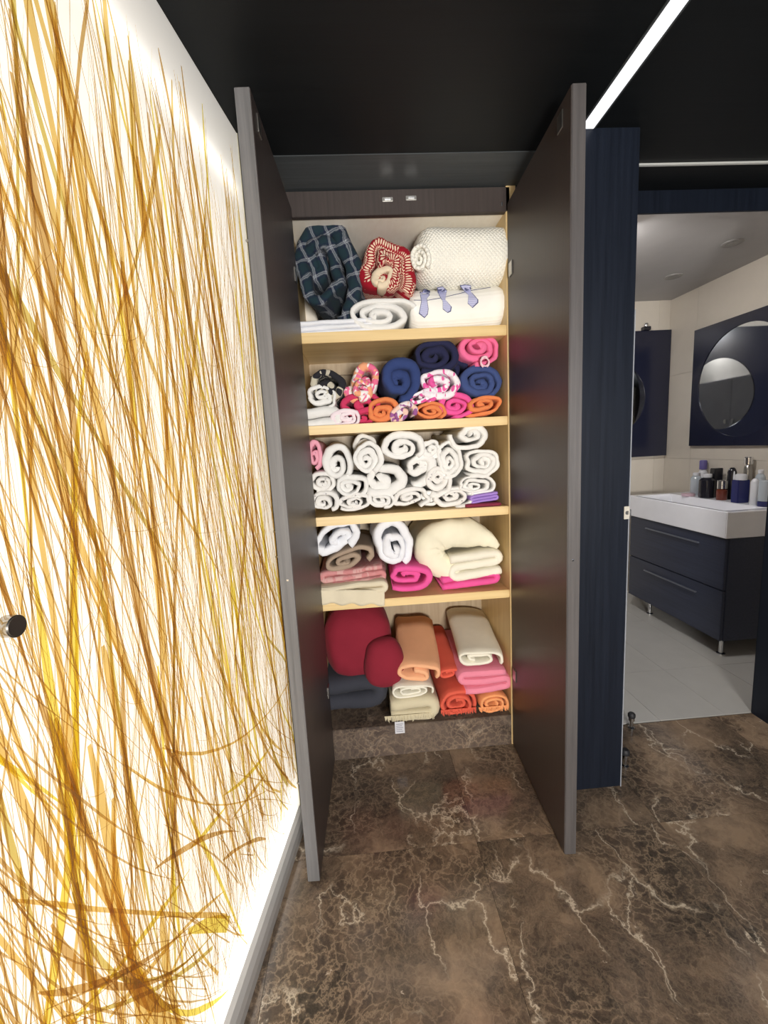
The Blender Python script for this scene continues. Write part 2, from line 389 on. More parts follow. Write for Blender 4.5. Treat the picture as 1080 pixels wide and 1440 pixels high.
for i in range(700):  # the stretch of the panel beside and behind the viewer
    v, f = ribbon(R.uniform(-1.15, 0.2), R.uniform(0.3, ZTOP), R.gauss(0.03, 0.18), R.uniform(0.3, 0.9), R.choice((0.001, 0.002, 0.004, 0.008)), R.gauss(0, 0.4), 0.013+0.000003*i, 8)
    addr(v, f)
o = me('fine_strands', av, af, M_fine, panel); o['kind'] = 'stuff'
# stand-off bolts and edge clips
def bolt(y, z, r, out):
    bm = bmesh.new(); add_cyl(bm, pan(y, z, 0)-PL, pan(y, z, out)-PL, r, seg=28)
    bmesh.ops.bevel(bm, geom=[e for e in bm.edges if e.is_manifold and abs(e.calc_face_angle(0)) > 1], offset=r*0.12, segments=2, affect='EDGES')
    from_bm('standoff_bolt', bm, M_steel, panel, True)
bolt(0.484, 1.075, 0.0125, 0.016)
for z in (1.84, 1.01, 0.93, 0.142): bolt(1.329, z, 0.0035, 0.012)
area_strip = None

# LED strip in the ceiling
led = thing('ceiling_light_strip', 'long white light strip in the black ceiling', 'ceiling light', (0.708, 0.3, CZ))
m, nt, b = nmat('led_diffuser'); b.inputs['Emission Color'].default_value = (0.93, 0.94, 1, 1); b.inputs['Emission Strength'].default_value = 0.95; b.inputs['Base Color'].default_value = (0.8, 0.8, 0.8, 1)
box('diffuser', (0.690, -1.7, CZ-0.005), (0.728, 1.335, CZ-0.0005), m, led, 0.001)
box('strip_frame', (0.685, -1.7, CZ-0.004), (0.6895, 1.335, CZ-0.0005), M_band, led, 0)
box('strip_frame', (0.7285, -1.7, CZ-0.004), (0.733, 1.335, CZ-0.0005), M_band, led, 0)

# ------------------------------------------------------------------ wardrobe
WL, WR, YF, YB = -0.190, 0.585, 1.600, 2.02
PZ = 0.133
ward = thing('wardrobe', 'tall dark built-in wardrobe with pine shelves and both doors open', 'wardrobe', (0.2, 1.6, 0))
box('side_panel', (WL-0.02, YF, 0.0), (WL+0.004, YB, 2.112), M_pineZ, ward)
box('side_panel', (WR-0.020, YF, 0.0), (WR+0.014, YB, 2.112), M_pineZ, ward)
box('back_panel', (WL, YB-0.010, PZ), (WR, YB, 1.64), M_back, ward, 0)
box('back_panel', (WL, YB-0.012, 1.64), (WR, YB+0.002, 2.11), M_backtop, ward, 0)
box('top_panel', (WL, YF+0.03, 2.035), (WR, YB-0.012, 2.055), M_backtop, ward, 0)
hr = box('header_rail', (WL, YF, 2.030), (WR-0.006, YF+0.022, 2.108), M_doorface, ward)
for px, py in ((545, 281), (578, 279)):
    p = onY(px, py, YF); 
    ct = box('door_catch', (p.x-0.018, YF-0.004, p.z-0.007), (p.x+0.018, YF, p.z+0.007), M_steel, ward, 0.002)
    d = box('catch_roller', (p.x-0.010, YF-0.007, p.z-0.003), (p.x+0.010, YF-0.004, p.z+0.003), M_chrome, ward, 0.001)
    d.parent = ct; d.location = d.location - ct.location + Vector((0, 0, 0))
box('screw_cap', (0.548, YF-0.003, 2.047), (0.553, YF, 2.060), M_chrome, ward, 0.001)
SH = [(1.624, 1.660), (1.306, 1.338), (0.968, 1.001), (0.635, 0.667)]
for z0, z1 in SH:
    box('shelf', (WL+0.004, YF+0.006, z0), (WR-0.020, YB-0.012, z1), M_pine, ward, 0.002)
    box('shelf_batten', (WL+0.004, YB-0.032, z0-0.05), (WR-0.020, YB-0.012, z0), M_back, ward, 0.001)
box('plinth', (WL, YF, 0.0), (WR-0.020, YB-0.012, PZ), M_plinth, ward, 0.002)

def door_leaf(hx, fx, tsign, label):
    # a leaf from the hinge (hx, 1.598) to the free edge (fx, 1.10)
    t = thing('door', label, 'door', (hx, 1.597, 0.008)); t.parent = ward; t.location = t.location - ward.location; del t['category']
    dx, dy = fx-hx, 1.10-1.597; ln = math.hypot(dx, dy); ux, uy = dx/ln, dy/ln; nx, ny = -uy*tsign, ux*tsign
    if nx*tsign < 0: nx, ny = -nx, -ny
    TH = 0.036
    def leaf(name, a0, a1, z0, z1, t0, t1, mat, bev=0.0015, parent=t):
        bm = bmesh.new()
        P = [(a, tt, z) for a in (a0, a1) for tt in (t0, t1) for z in (z0, z1)]
        v = [bm.verts.new((ux*a+nx*tt, uy*a+ny*tt, z)) for a, tt, z in P]
        for f in ((0, 1, 3, 2), (4, 6, 7, 5), (0, 4, 5, 1), (2, 3, 7, 6), (0, 2, 6, 4), (1, 5, 7, 3)): bm.faces.new([v[i] for i in f])
        if bev: bmesh.ops.bevel(bm, geom=bm.edges[:], offset=bev, segments=2, affect='EDGES')
        return from_bm(name, bm, mat, parent, True)
    leaf('door_panel', 0, ln, 0, 2.046, 0.0012, TH-0.0012, M_door)
    leaf('veneer_face', 0.002, ln-0.0025, 0.002, 2.044, -0.0002, 0.0014, M_doorface, 0.0003)
    if tsign < 0: leaf('lit_edge_strip', ln-0.0008, ln+0.0004, 0.002, 2.044, 0.001, TH-0.001, wood_black('lit_edge_grey', (0.12, 0.118, 0.12), 0.5), 0.0002)['label'] = 'front edge with light painted in as paler grey'  # light falling on this free edge is painted in as paler grey
    pl = leaf('strike_plate', ln-0.075, ln-0.045, 1.985, 2.025, -0.003, 0.0, M_steel, 0.0008)
    leaf('hinge_cup', 0.02, 0.055, 0.30, 0.345, -0.004, 0.0, M_steel, 0.001)
    leaf('hinge_cup', 0.02, 0.055, 1.80, 1.845, -0.004, 0.0, M_steel, 0.001)
    leaf('screw', ln-0.002, ln+0.0015, 0.91, 0.915, 0.012, 0.018, M_chrome, 0.0005)
    return t
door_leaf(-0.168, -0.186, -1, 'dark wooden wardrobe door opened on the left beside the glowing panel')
door_leaf(0.5685, 0.546, 1, 'dark wooden wardrobe door opened on the right beside the black pillar')

# ------------------------------------------------------------------ cloth materials
def cloth(name, col, rough=0.95, pattern=None, c2=None, c3=None, bscale=420, bstr=0.35, bdist=0.0012):
    if name in MATS: return MATS[name]
    m, nt, b = nmat(name)
    b.inputs['Roughness'].default_value = rough; b.inputs['Specular IOR Level'].default_value = 0.15
    b.inputs['Sheen Weight'].default_value = 0.03; b.inputs['Sheen Roughness'].default_value = 0.5
    tc = N(nt, 'ShaderNodeTexCoord'); O = tc.outputs['Object']; uvn = N(nt, 'ShaderNodeUVMap'); UV = uvn.outputs[0]
    n = N(nt, 'ShaderNodeTexNoise', i_Scale=12.0, i_Detail=4.0); L(nt, O, n.inputs['Vector'])
    c = mix(nt, n.outputs[0], [v*0.86 for v in col], [min(1, v*1.08) for v in col])
    h = N(nt, 'ShaderNodeTexNoise', i_Scale=float(bscale), i_Detail=2.0); L(nt, O, h.inputs['Vector']); H = h.outputs[0]
    sx = N(nt, 'ShaderNodeSeparateXYZ'); 
    if pattern == 'plaid':
        wv = N(nt, 'ShaderNodeVectorMath', operation='MULTIPLY_ADD'); L(nt, n.outputs['Color'], wv.inputs[0]); wv.inputs[1].default_value = (0.05, 0.05, 0.05); L(nt, O, wv.inputs[2])
        rot = N(nt, 'ShaderNodeVectorRotate', rotation_type='Y_AXIS'); rot.inputs['Angle'].default_value = 0.22; L(nt, wv.outputs[0], rot.inputs[0])
        L(nt, rot.outputs[0], sx.inputs[0])
        def st(v, f, lo, hi, ph=0.0):
            q = math_(nt, 'FRACT', math_(nt, 'MULTIPLY_ADD', v, f*1.0, ph))
            return math_(nt, 'MULTIPLY', math_(nt, 'GREATER_THAN', q, lo), math_(nt, 'LESS_THAN', q, hi))
        X, Z = sx.outputs[0], sx.outputs[2]
        wide = math_(nt, 'ADD', st(X, 20, 0.0, 0.5), st(Z, 18, 0.0, 0.5))
        c = mix(nt, math_(nt, 'MULTIPLY', wide, 0.4), c, c2)
        thin = math_(nt, 'ADD', math_(nt, 'ADD', st(X, 20, 0.70, 0.74), st(X, 20, 0.80, 0.84)), math_(nt, 'ADD', st(Z, 18, 0.70, 0.74), st(Z, 18, 0.80, 0.84)))
        band = math_(nt, 'ADD', st(X, 20, 0.66, 0.88), st(Z, 18, 0.66, 0.88))
        c = mix(nt, math_(nt, 'MULTIPLY', band, 0.11), c, c3)
        c = mix(nt, math_(nt, 'MULTIPLY', thin, 0.26), c, c3)
    elif pattern == 'blotch':      # printed blotches of two more colours
        n2 = N(nt, 'ShaderNodeTexNoise', i_Scale=20.0, i_Detail=1.5, i_Distortion=1.5); L(nt, O, n2.inputs['Vector'])
        n3 = N(nt, 'ShaderNodeTexNoise', i_Scale=34.0, i_Detail=1.0, i_Distortion=1.0); L(nt, UV, n3.inputs['Vector'])
        c = mix(nt, ramp(nt, n2.outputs[0], [(0.50, (0, 0, 0)), (0.53, (1, 1, 1))]), c, c2)
        c = mix(nt, ramp(nt, n3.outputs[0], [(0.57, (0, 0, 0)), (0.60, (1, 1, 1))]), c, c3)
    elif pattern == 'knit':        # rows of cream zigzags on red
        L(nt, UV, sx.inputs[0]); U, V = sx.outputs[0], sx.outputs[1]
        tri = math_(nt, 'PINGPONG', U, 0.0045)
        q = math_(nt, 'FRACT', math_(nt, 'MULTIPLY', math_(nt, 'ADD', V, tri), 130))
        zz = math_(nt, 'LESS_THAN', q, 0.42)
        band = math_(nt, 'GREATER_THAN', math_(nt, 'FRACT', math_(nt, 'MULTIPLY_ADD', V, 14.0, 0.5)), 0.42)
        f = math_(nt, 'MULTIPLY', zz, band)
        c = mix(nt, f, c, c2)
        nn = N(nt, 'ShaderNodeTexNoise', i_Scale=13.0, i_Detail=1.0); L(nt, O, nn.inputs['Vector'])
        c = mix(nt, ramp(nt, nn.outputs[0], [(0.58, (0, 0, 0)), (0.60, (1, 1, 1))]), c, c3)
    elif pattern == 'dots':
        v = N(nt, 'ShaderNodeTexVoronoi', i_Scale=44.0); L(nt, O, v.inputs['Vector'])
        c = mix(nt, ramp(nt, v.outputs['Distance'], [(0.13, (0.75, 0.75, 0.75)), (0.17, (0, 0, 0))]), c, c2)
    elif pattern == 'quilt':
        L(nt, UV, sx.inputs[0]); U, V = sx.outputs[0], sx.outputs[1]
        a = math_(nt, 'SINE', math_(nt, 'MULTIPLY', math_(nt, 'ADD', U, V), 220))
        d = math_(nt, 'SINE', math_(nt, 'MULTIPLY', math_(nt, 'SUBTRACT', U, V), 220))
        H = math_(nt, 'ABSOLUTE', math_(nt, 'MULTIPLY', a, d)); bstr = 0.6; bdist = 0.0032
    elif pattern == 'stripe':
        L(nt, UV, sx.inputs[0])
        q = math_(nt, 'FRACT', math_(nt, 'MULTIPLY', sx.outputs[1], 30)); c = mix(nt, math_(nt, 'LESS_THAN', q, 0.45), c, c2)
    elif pattern == 'rib':
        L(nt, UV, sx.inputs[0]); H = math_(nt, 'SINE', math_(nt, 'MULTIPLY', sx.outputs[1], 700)); bstr = 0.3
    L(nt, c, b.inputs['Base Color']); bump(nt, b, H, bstr, bdist)
    MATS[name] = m; return m
W1 = cloth('white_terry', (0.80, 0.79, 0.765)); W2 = cloth('white_dotted', (0.80, 0.78, 0.75), pattern='dots', c2=(0.30, 0.28, 0.30))
W3 = cloth('ivory_cotton', (0.84, 0.80, 0.68), 0.85); SHEET = cloth('white_sheet', (0.80, 0.81, 0.85), 0.8, bstr=0.12)
QUILT = cloth('white_quilt', (0.89, 0.87, 0.79), pattern='quilt')
COVER = cloth('white_coverlet', (0.90, 0.885, 0.84), pattern='rib')
PLAID = cloth('navy_plaid', (0.016, 0.022, 0.046), pattern='plaid', c2=(0.016, 0.038, 0.045), c3=(0.55, 0.58, 0.62))
KNIT = cloth('red_knit', (0.30, 0.010, 0.022), pattern='knit', c2=(0.78, 0.62, 0.46), c3=(0.30, 0.010, 0.022))
CREAMK = cloth('cream_fleece', (0.76, 0.63, 0.46))
BLACKP = cloth('black_cream_print', (0.025, 0.025, 0.030), pattern='blotch', c2=(0.025, 0.024, 0.03), c3=(0.52, 0.48, 0.38))
PINK = cloth('pink_terry', (0.80, 0.16, 0.33)); HOT = cloth('hot_pink', (0.78, 0.10, 0.33)); ROSE = cloth('rose_pink', (0.80, 0.30, 0.40))
CRIM = cloth('crimson_terry', (0.56, 0.045, 0.12)); LPINK = cloth('light_pink', (0.86, 0.50, 0.60), pattern='stripe', c2=(0.82, 0.70, 0.74))
PINKP = cloth('pink_white_print', (0.78, 0.16, 0.30), pattern='blotch', c2=(0.82, 0.78, 0.76), c3=(0.80, 0.36, 0.20))
FLOR = cloth('magenta_floral', (0.80, 0.74, 0.80), pattern='blotch', c2=(0.72, 0.10, 0.34), c3=(0.84, 0.80, 0.84))
FLORP = cloth('purple_floral', (0.80, 0.72, 0.74), pattern='blotch', c2=(0.30, 0.10, 0.28), c3=(0.82, 0.55, 0.45))
NAVY = cloth('navy_terry', (0.022, 0.024, 0.065)); BLUE = cloth('blue_terry', (0.034, 0.056, 0.17)); BLUE2 = cloth('mid_blue_terry', (0.050, 0.078, 0.21))
ORNG = cloth('orange_terry', (0.74, 0.23, 0.085)); CORAL = cloth('coral_terry', (0.72, 0.12, 0.075)); ORNG2 = cloth('light_orange_terry', (0.86, 0.36, 0.15))
TAUPE = cloth('taupe_cotton', (0.36, 0.27, 0.20), 0.85, bstr=0.15); DUSTY = cloth('dusty_pink', (0.58, 0.24, 0.24), pattern='blotch', c2=(0.58, 0.26, 0.26), c3=(0.62, 0.36, 0.34))
CREAM = cloth('cream_blanket', (0.70, 0.62, 0.46), pattern='rib'); DUV = cloth('ivory_duvet', (0.82, 0.77, 0.60), 0.6, bscale=60, bstr=0.15)
PEACH = cloth('peach_fleece', (0.86, 0.45, 0.25)); BEIGE = cloth('beige_woven', (0.64, 0.57, 0.40), bscale=260, bstr=0.6)
RED = cloth('red_plush', (0.24, 0.020, 0.036)); CHAR = cloth('charcoal_wool', (0.045, 0.047, 0.06)); PURP = cloth('lilac_satin', (0.36, 0.22, 0.62), 0.4, bstr=0.05)
MAROON = cloth('maroon_cloth', (0.22, 0.03, 0.06)); PINKT = cloth('candy_pink_weave', (0.82, 0.26, 0.36), pattern='rib')
LAV = cloth('lavender_grey_lining', (0.42, 0.38, 0.42))

# ------------------------------------------------------------------ rolled / folded cloth generator
def sweep(name, path, tf, Ln, mat, parent=None, seed=0, amp=0.003, stag=0.006, warp=None, taper=0.0, nose=0.55, freq=9.0):
    """a thick sheet following a 2-D path (x, z), running back along +Y; its front edge is rounded"""
    n = len(path); P = [Vector((p[0], p[1])) for p in path]
    arc = [0]
    for i in range(1, n): arc.append(arc[-1]+(P[i]-P[i-1]).length)
    vs = []; uv = []; K = None
    for i in range(n):
        a = P[max(0, i-1)]; b_ = P[min(n-1, i+1)]; d = b_-a
        if d.length < 1e-9: d = Vector((1, 0))
        d.normalize(); nn = Vector((-d.y, d.x))
        t = tf(i/(n-1)); a_n = t*nose
        y0 = stag*noise.noise(Vector((arc[i]*7.0, seed*3.1, 0.7)))*2
        prof = [(Ln, 1.0), (Ln*0.72, 1.0), (Ln*0.45, 1.0), (Ln*0.22, 1.0), (Ln*0.08+a_n*0.5, 1.0)]
        for ang in (65, 40, 15, -15, -40, -65):
            r_ = math.radians(ang); prof.append((a_n*(1-math.cos(r_)), math.sin(r_)))
        prof += [(Ln*0.08+a_n*0.5, -1.0), (Ln*0.22, -1.0), (Ln*0.45, -1.0), (Ln*0.72, -1.0), (Ln, -1.0)]
        K = len(prof)
        for y, s in prof:
            q = P[i]+nn*(s*t*0.5)
            k = 1+taper*y/Ln
            v = Vector((q.x*k, y+(y0 if y < Ln*0.9 else 0), q.y*k))
            nz = noise.noise_vector(v*freq+Vector((seed*5.3, seed*1.7, 0)))
            nz2 = noise.noise_vector(v*freq*3.2+Vector((seed*2.3, 9, seed)))
            v += Vector((nz.x, nz.y*0.6, nz.z))*amp + Vector((nz2.x, nz2.y*0.6, nz2.z))*amp*0.45
            cr = abs(noise.noise(v*34+Vector((seed, 0, 0)))); v += Vector((0, 1, 0))*max(0, 0.16-cr)*min(amp, 0.006)*3.2
            if warp: v = warp(v)
            vs.append(v); uv.append((arc[i], y))
    fs = []
    for i in range(n-1):
        for k in range(K):
            k2 = (k+1) % K
            fs.append((i*K+k, (i+1)*K+k, (i+1)*K+k2, i*K+k2))
    fs.append(tuple(range(K))); fs.append(tuple((n-1)*K+k for k in range(K))[::-1])
    return me(name, vs, fs, mat, parent, True, uv=uv)

def spiral(rx, rz, turns, r0=0.10, p=2.0, start=-2.2, wob=0.0, seed=0, n=26):
    pts = []; N_ = int(turns*n)+1; ct, st_ = 0, 0
    tp = (1-r0)/(turns+0.5)
    R1 = 1 - tp*0.5
    for i in range(N_):
        f = i/(N_-1); th = start + 2*PI*turns*(1-f); r = r0 + (R1-r0)*f
        c, s = math.cos(th), math.sin(th)
        sc = 1.0/((abs(c)**p+abs(s)**p)**(1/p))
        pw = 1 + wob*noise.noise(Vector((c*1.3+seed, s*1.3, r*2.2))) + wob*0.45*(1.2-r)*noise.noise(Vector((c*3.4, s*3.4+seed, r*5)))
        x = (c*sc*r*pw+(1-r)*wob*1.4*math.cos(seed*7))*rx; z = (s*sc*r*pw+(1-r)*wob*1.4*math.sin(seed*7))*rz
        # keep flat rolls from over-compressing: inner turns shift as the thickness eats the short axis
        pts.append((x, z))
    return pts, tp
def roll(name, label, cat, px, py, rxp, rzp, mat, turns=2.6, Y=1.635, Ln=0.32, yaw=0, tilt=0, pitch=0, p=2.35, wob=0.20, amp=0.007, group=None, r0=0.06, start=None, stag=0.006, taper=0.0, gap=1.0, lx=0.0):
    c = onY(px, py, Y); k = (Y*1.01)/F_PX*1.012
    rx, rz = rxp*k*1.07, rzp*k*1.07
    seed = R.random()*50
    start = R.uniform(-2.6, -0.6) if start is None else start
    # inner spiral with constant sheet thickness: shape drawn for the short axis, then stretched by lengthening
    if rx >= rz: e = rx-rz
    else: e = rz-rx
    b = min(rx, rz)
    pts, tp = spiral(1, 1, turns, r0, p, start, wob, seed, n=36)
    out = []
    for x, z in pts:
        if rx >= rz: out.append((x*b + e*max(-1, min(1, x*1.25)), z*b))
        else: out.append((x*b, z*b + e*max(-1, min(1, z*1.25))))
    t = tp*b*gap
    o = sweep(name, out, lambda f: t*(1.07+0.24*math.sin(f*11+seed))*(1 if f > 0.1 else 1.25), Ln, mat, None, seed, amp, stag, taper=taper, nose=0.42)
    o.location = c; o.rotation_euler = (math.radians(pitch), math.radians(tilt), math.radians(yaw))
    tag(o, label, cat, group); return o
def folded(name, label, cat, px0, py0, px1, py1, mat, layers=3, Y=1.63, Ln=0.34, yaw=0, tilt=0, pitch=0, amp=0.003, flip=1, group=None, stag=0.006, side=0.0, gap=0.95, bulge=0.0):
    a = onY((px0+px1)/2, (py0+py1)/2, Y); k = (Y*1.01)/F_PX*1.012
    W, H = (px1-px0)*k, (py1-py0)*k
    t = H/layers; pts = []; x0 = -W/2+t/2; x1 = W/2-t/2
    for j in range(layers):
        z = -H/2+t*(j+0.5); A, B = (x0, x1) if (j % 2 == 0) == (flip > 0) else (x1, x0)
        if j == 0: A += (t*0.45 if A > 0 else -t*0.45)
        if j == layers-1: B += (t*0.45 if B > 0 else -t*0.45)
        for q in range(15):
            f = q/14; x = A+(B-A)*f
            pts.append((x, z + bulge*(1-(2*x/W)**2)*(j/layers)))
        if j < layers-1:
            sg = 1 if B > A else -1
            for q in (30, 60, 90, 120, 150):
                r_ = math.radians(q); pts.append((B+sg*math.sin(r_)*t*0.5, z+t/2-math.cos(r_)*t/2))
    seed = R.random()*50
    o = sweep(name, pts, (lambda f: t*gap*min(1, 0.72+min(f, 1-f)*4)) if layers == 1 else (lambda f: t*gap), Ln, mat, None, seed, amp, stag)
    o.location = a; o.rotation_euler = (math.radians(pitch), math.radians(tilt), math.radians(yaw))
    tag(o, label, cat, group); return o

# ---- top compartment
pl_ = roll('plaid_blanket', 'navy and green plaid blanket bundled at the left of the top shelf', 'blanket', 458, 388, 45, 62, PLAID, 2.3, Y=1.66, Ln=0.28, yaw=-8, tilt=-6, p=2.6, wob=0.30, amp=0.013, r0=0.03, stag=0.03)
lin = roll('lining', '', '', 449, 338, 26, 15, LAV, 1.2, Y=1.70, Ln=0.20, tilt=22, wob=0.2, amp=0.006)
mw = pl_.matrix_basis.inverted() @ lin.matrix_basis
lin.parent = pl_; lin.matrix_basis = mw; lin['label'] = 'lavender grey lining'; del lin['category']
folded('folded_sheet', 'flat folded white bed sheet under the plaid blanket', 'bed sheet', 421, 450, 519, 474, SHEET, 4, Ln=0.34, yaw=3, tilt=-2, amp=0.005, Y=1.625)
rk = roll('knit_blanket', 'red blanket with cream zigzag knit pattern bundled in the middle of the top shelf', 'blanket', 543, 387, 41, 40, KNIT, 1.7, Y=1.645, Ln=0.26, yaw=4, tilt=10, p=2.6, wob=0.3, amp=0.011, r0=0.1, stag=0.02)
ck = roll('cream_lining', '', '', 536, 383, 19, 15, CREAMK, 1.4, Y=1.628, Ln=0.10, tilt=-30, wob=0.4, amp=0.007, stag=0.01)
mw = rk.matrix_basis.inverted() @ ck.matrix_basis
ck.parent = rk; ck.matrix_basis = mw; ck['label'] = 'cream fleece lining'; del ck['category']
roll('folded_towel', 'thick white folded towel under the red knit blanket', 'towel', 540, 443, 44, 22, W1, 2.6, Y=1.625, Ln=0.34, p=2.4, wob=0.12, amp=0.004, start=0.4)
# long quilted roll lying along the shelf
qa, qb = onY(590, 362, 1.66), onY(708, 360, 1.70)
q = thing('rolled_quilt', 'fat rolled white quilted bedspread at the top right of the wardrobe', 'bedspread', (qa.x, qa.y, qa.z))
def lump_roll(name, mat, parent, Lx, ry, rz, seed, taperl=0.85, loc=(0, 0, 0)):
    vs = []; uv = []; nu, nv = 34, 40
    for i in range(nu+1):
        f = i/nu; x = f*Lx; e = 1.0
        e = min(1.0, (1-(1-min(1, f/0.16))**2.2)*0.45+0.55) * min(1.0, ((1-f)/0.10)**0.5 if f > 0.9 else 1)
        if i == 0: e *= 0.45
        for j in range(nv):
            a = 2*PI*j/nv; c, s = math.cos(a), math.sin(a); pp = 2.5
            sc = 1/((abs(c)**pp+abs(s)**pp)**(1/pp))
            v = Vector((x, c*sc*ry*e, s*sc*rz*e))
            v += noise.noise_vector(v*8+Vector((seed, 0, 0)))*0.008 + noise.noise_vector(v*22+Vector((0, seed, 0)))*0.0025
            vs.append(v); uv.append((x, a*rz))
    fs = [(i*nv+j, i*nv+(j+1) % nv, (i+1)*nv+(j+1) % nv, (i+1)*nv+j) for i in range(nu) for j in range(nv)]
    fs += [tuple(range(nv))[::-1], tuple(nu*nv+j for j in range(nv))]
    o = me(name, vs, fs, mat, parent, True, uv=uv); o.location = loc; return o
bq = lump_roll('quilt_body', QUILT, q, 0.358, 0.12, 0.100, 3)
bq.location = (-0.015, 0.06, 0.0)
pts, tp = spiral(0.042, 0.056, 2.2, 0.15, 2, -1.0, 0.1, 4)
se = sweep('rolled_end', pts, lambda f: tp*0.045, 0.10, QUILT, q, 4, 0.003, 0.004)
se.location = onY(590, 362, 1.615)-q.location; se.rotation_euler = (0, math.radians(-8), math.radians(-30))
# coverlet with ties
cov = folded('folded_coverlet', 'folded white coverlet printed with lilac neckties under the quilted roll', 'coverlet', 580, 398, 714, 460, COVER, 1, Y=1.63, Ln=0.34, amp=0.004, tilt=-1)
cov['label'] = 'folded white coverlet printed with lilac neckties under the quilted roll'
bpy.context.view_layer.update()
TIE = cloth('lilac_tie_print', (0.42, 0.43, 0.66), 0.9, pattern='stripe', c2=(0.55, 0.56, 0.75)); TIEO = plain('tie_outline', (0.10, 0.11, 0.22), 0.9)
def decal(target, poly, mat, name, off=0.0006, sub=3):
    bm = bmesh.new(); vv = [bm.verts.new((p[0], p[1], 0)) for p in poly]; bm.faces.new(vv)
    bmesh.ops.triangulate(bm, faces=bm.faces[:]); bmesh.ops.subdivide_edges(bm, edges=bm.edges[:], cuts=sub, use_grid_fill=True)
    inv = target.matrix_basis.inverted(); o_l = inv @ Vector((0, 0, CAM_H))
    for v in bm.verts:
        d = onY(v.co.x, v.co.y, 1.6); dl = (inv @ d)-o_l; dl.normalize()
        ok, hit, nn, _ = target.ray_cast(o_l, dl)
        if not ok: hit = inv @ onY(v.co.x, v.co.y, 1.632); nn = Vector((0, -1, 0))
        v.co = hit - dl*(off*1.6)
    for f in bm.faces: f.smooth = True
    d = bpy.data.meshes.new(name); bm.to_mesh(d); bm.free(); d.materials.append(mat)
    d.uv_layers.new(name='UVMap')
    ul = d.uv_layers[0]
    for lp in d.loops: co = d.vertices[lp.vertex_index].co; ul.data[lp.index].uv = (co.x, co.z*5)
    o = bpy.data.objects.new(name, d); C.objects.link(o); o.parent = target; return o
ties = [[(597, 407), (604, 410), (603, 416), (600, 420), (602, 434), (601, 441), (597, 446), (590, 440), (593, 424), (592, 417), (591, 412)],
        [(616, 405), (623, 404), (628, 409), (627, 416), (626, 421), (634, 431), (633, 437), (629, 439), (623, 434), (623, 424), (617, 413)],
        [(648, 402), (655, 401), (662, 402), (662, 410), (671, 421), (671, 425), (664, 432), (658, 426), (659, 415), (652, 408)]]
for tpoly in ties:
    cx_ = sum(p[0] for p in tpoly)/len(tpoly); cy_ = sum(p[1] for p in tpoly)/len(tpoly)
    big = [(cx_+(p[0]-cx_)*1.16, cy_+(p[1]-cy_)*1.07) for p in tpoly]
    decal(cov, big, TIEO, 'tie_outline', 0.0006); decal(cov, tpoly, TIE, 'tie_print', 0.0011)
line = [(582, 422), (600, 422.5), (620, 419), (645, 413), (665, 408), (690, 404)]
for a, b_ in zip(line, line[1:]): decal(cov, [(a[0], a[1]-0.45), (b_[0], b_[1]-0.45), (b_[0], b_[1]+0.45), (a[0], a[1]+0.45)], TIEO, 'stitched_line', 0.0004)

# ---- second compartment
G2 = 'rolled towels on the second shelf'
roll('rolled_blanket', 'black and cream printed roll at the left of the second shelf', 'blanket', 457, 536, 29, 21, BLACKP, 1.8, tilt=25, wob=0.2, amp=0.006, Ln=0.28)
roll('rolled_towel', 'small white rolled towel under the black and cream roll', 'towel', 449, 558, 23, 15, W1, 2.3, Ln=0.3)
folded('folded_towel', 'white folded towel at the bottom left of the second shelf', 'towel', 428, 573, 474, 602, W1, 2, tilt=-4, Ln=0.3, Y=1.626, amp=0.006)
roll('rolled_towel', 'crimson folded towel under the pink and white bundle', 'towel', 502, 568, 30, 17, CRIM, 1.9, p=2.6, tilt=-4, Y=1.65)
roll('rolled_towel', 'dull crimson towel at shelf level left of the orange roll', 'towel', 512, 586, 17, 11, CRIM, 1.6, Y=1.665)
roll('folded_towel', 'striped light pink towel folded at shelf level', 'towel', 482, 588, 23, 14, LPINK, 2.3, p=3, tilt=-6, Y=1.622)
roll('rolled_blanket', 'pink and white printed bundle tilted beside the blue roll', 'blanket', 510, 530, 24, 33, PINKP, 1.7, tilt=28, wob=0.2, Y=1.65, amp=0.006, p=2.3)
roll('rolled_end_cloth', 'small round pink and orange roll in front of the pink bundle', 'towel', 506, 547, 17, 15, PINKP, 1.6, Y=1.618, Ln=0.08)
roll('rolled_towel', 'big dark blue rolled towel in the middle of the second shelf', 'towel', 564, 530, 30, 32, BLUE, 1.9, Y=1.63, wob=0.15, tilt=15)
roll('rolled_towel', 'left orange rolled towel on the second shelf under the blue roll', 'towel', 540, 576, 25, 20, ORNG, 2.2, Y=1.64, wob=0.2, tilt=-10)
roll('rolled_towel', 'large navy rolled towel topmost on the second shelf', 'towel', 613, 499, 33, 23, NAVY, 2.4, Y=1.65, wob=0.1)
roll('rolled_towel', 'navy towel wedged behind the magenta floral roll', 'towel', 640, 520, 22, 18, NAVY, 2.0, Y=1.70)
pr = roll('rolled_towel', 'pink rolled towel topmost at the right of the second shelf', 'towel', 672, 491, 30, 22, PINK, 2.6, Y=1.64, tilt=3, wob=0.1)
roll('rolled_towel', 'mid blue rolled towel under the topmost pink roll', 'towel', 675, 535, 31, 25, BLUE2, 2.6, Y=1.64, wob=0.12)
roll('rolled_towel', 'magenta and white floral rolled towel under the navy roll', 'towel', 622, 537, 32, 20, FLOR, 2.2, Y=1.63, wob=0.2, tilt=8)
roll('rolled_towel', 'narrow magenta and white floral roll between blue and orange towels', 'towel', 594, 560, 22, 11, FLOR, 1.8, Y=1.632, tilt=-20, wob=0.2)
roll('rolled_towel', 'purple and white floral towel at shelf level between the orange rolls', 'towel', 568, 581, 20, 14, FLORP, 1.8, Y=1.625, tilt=-25, wob=0.25)
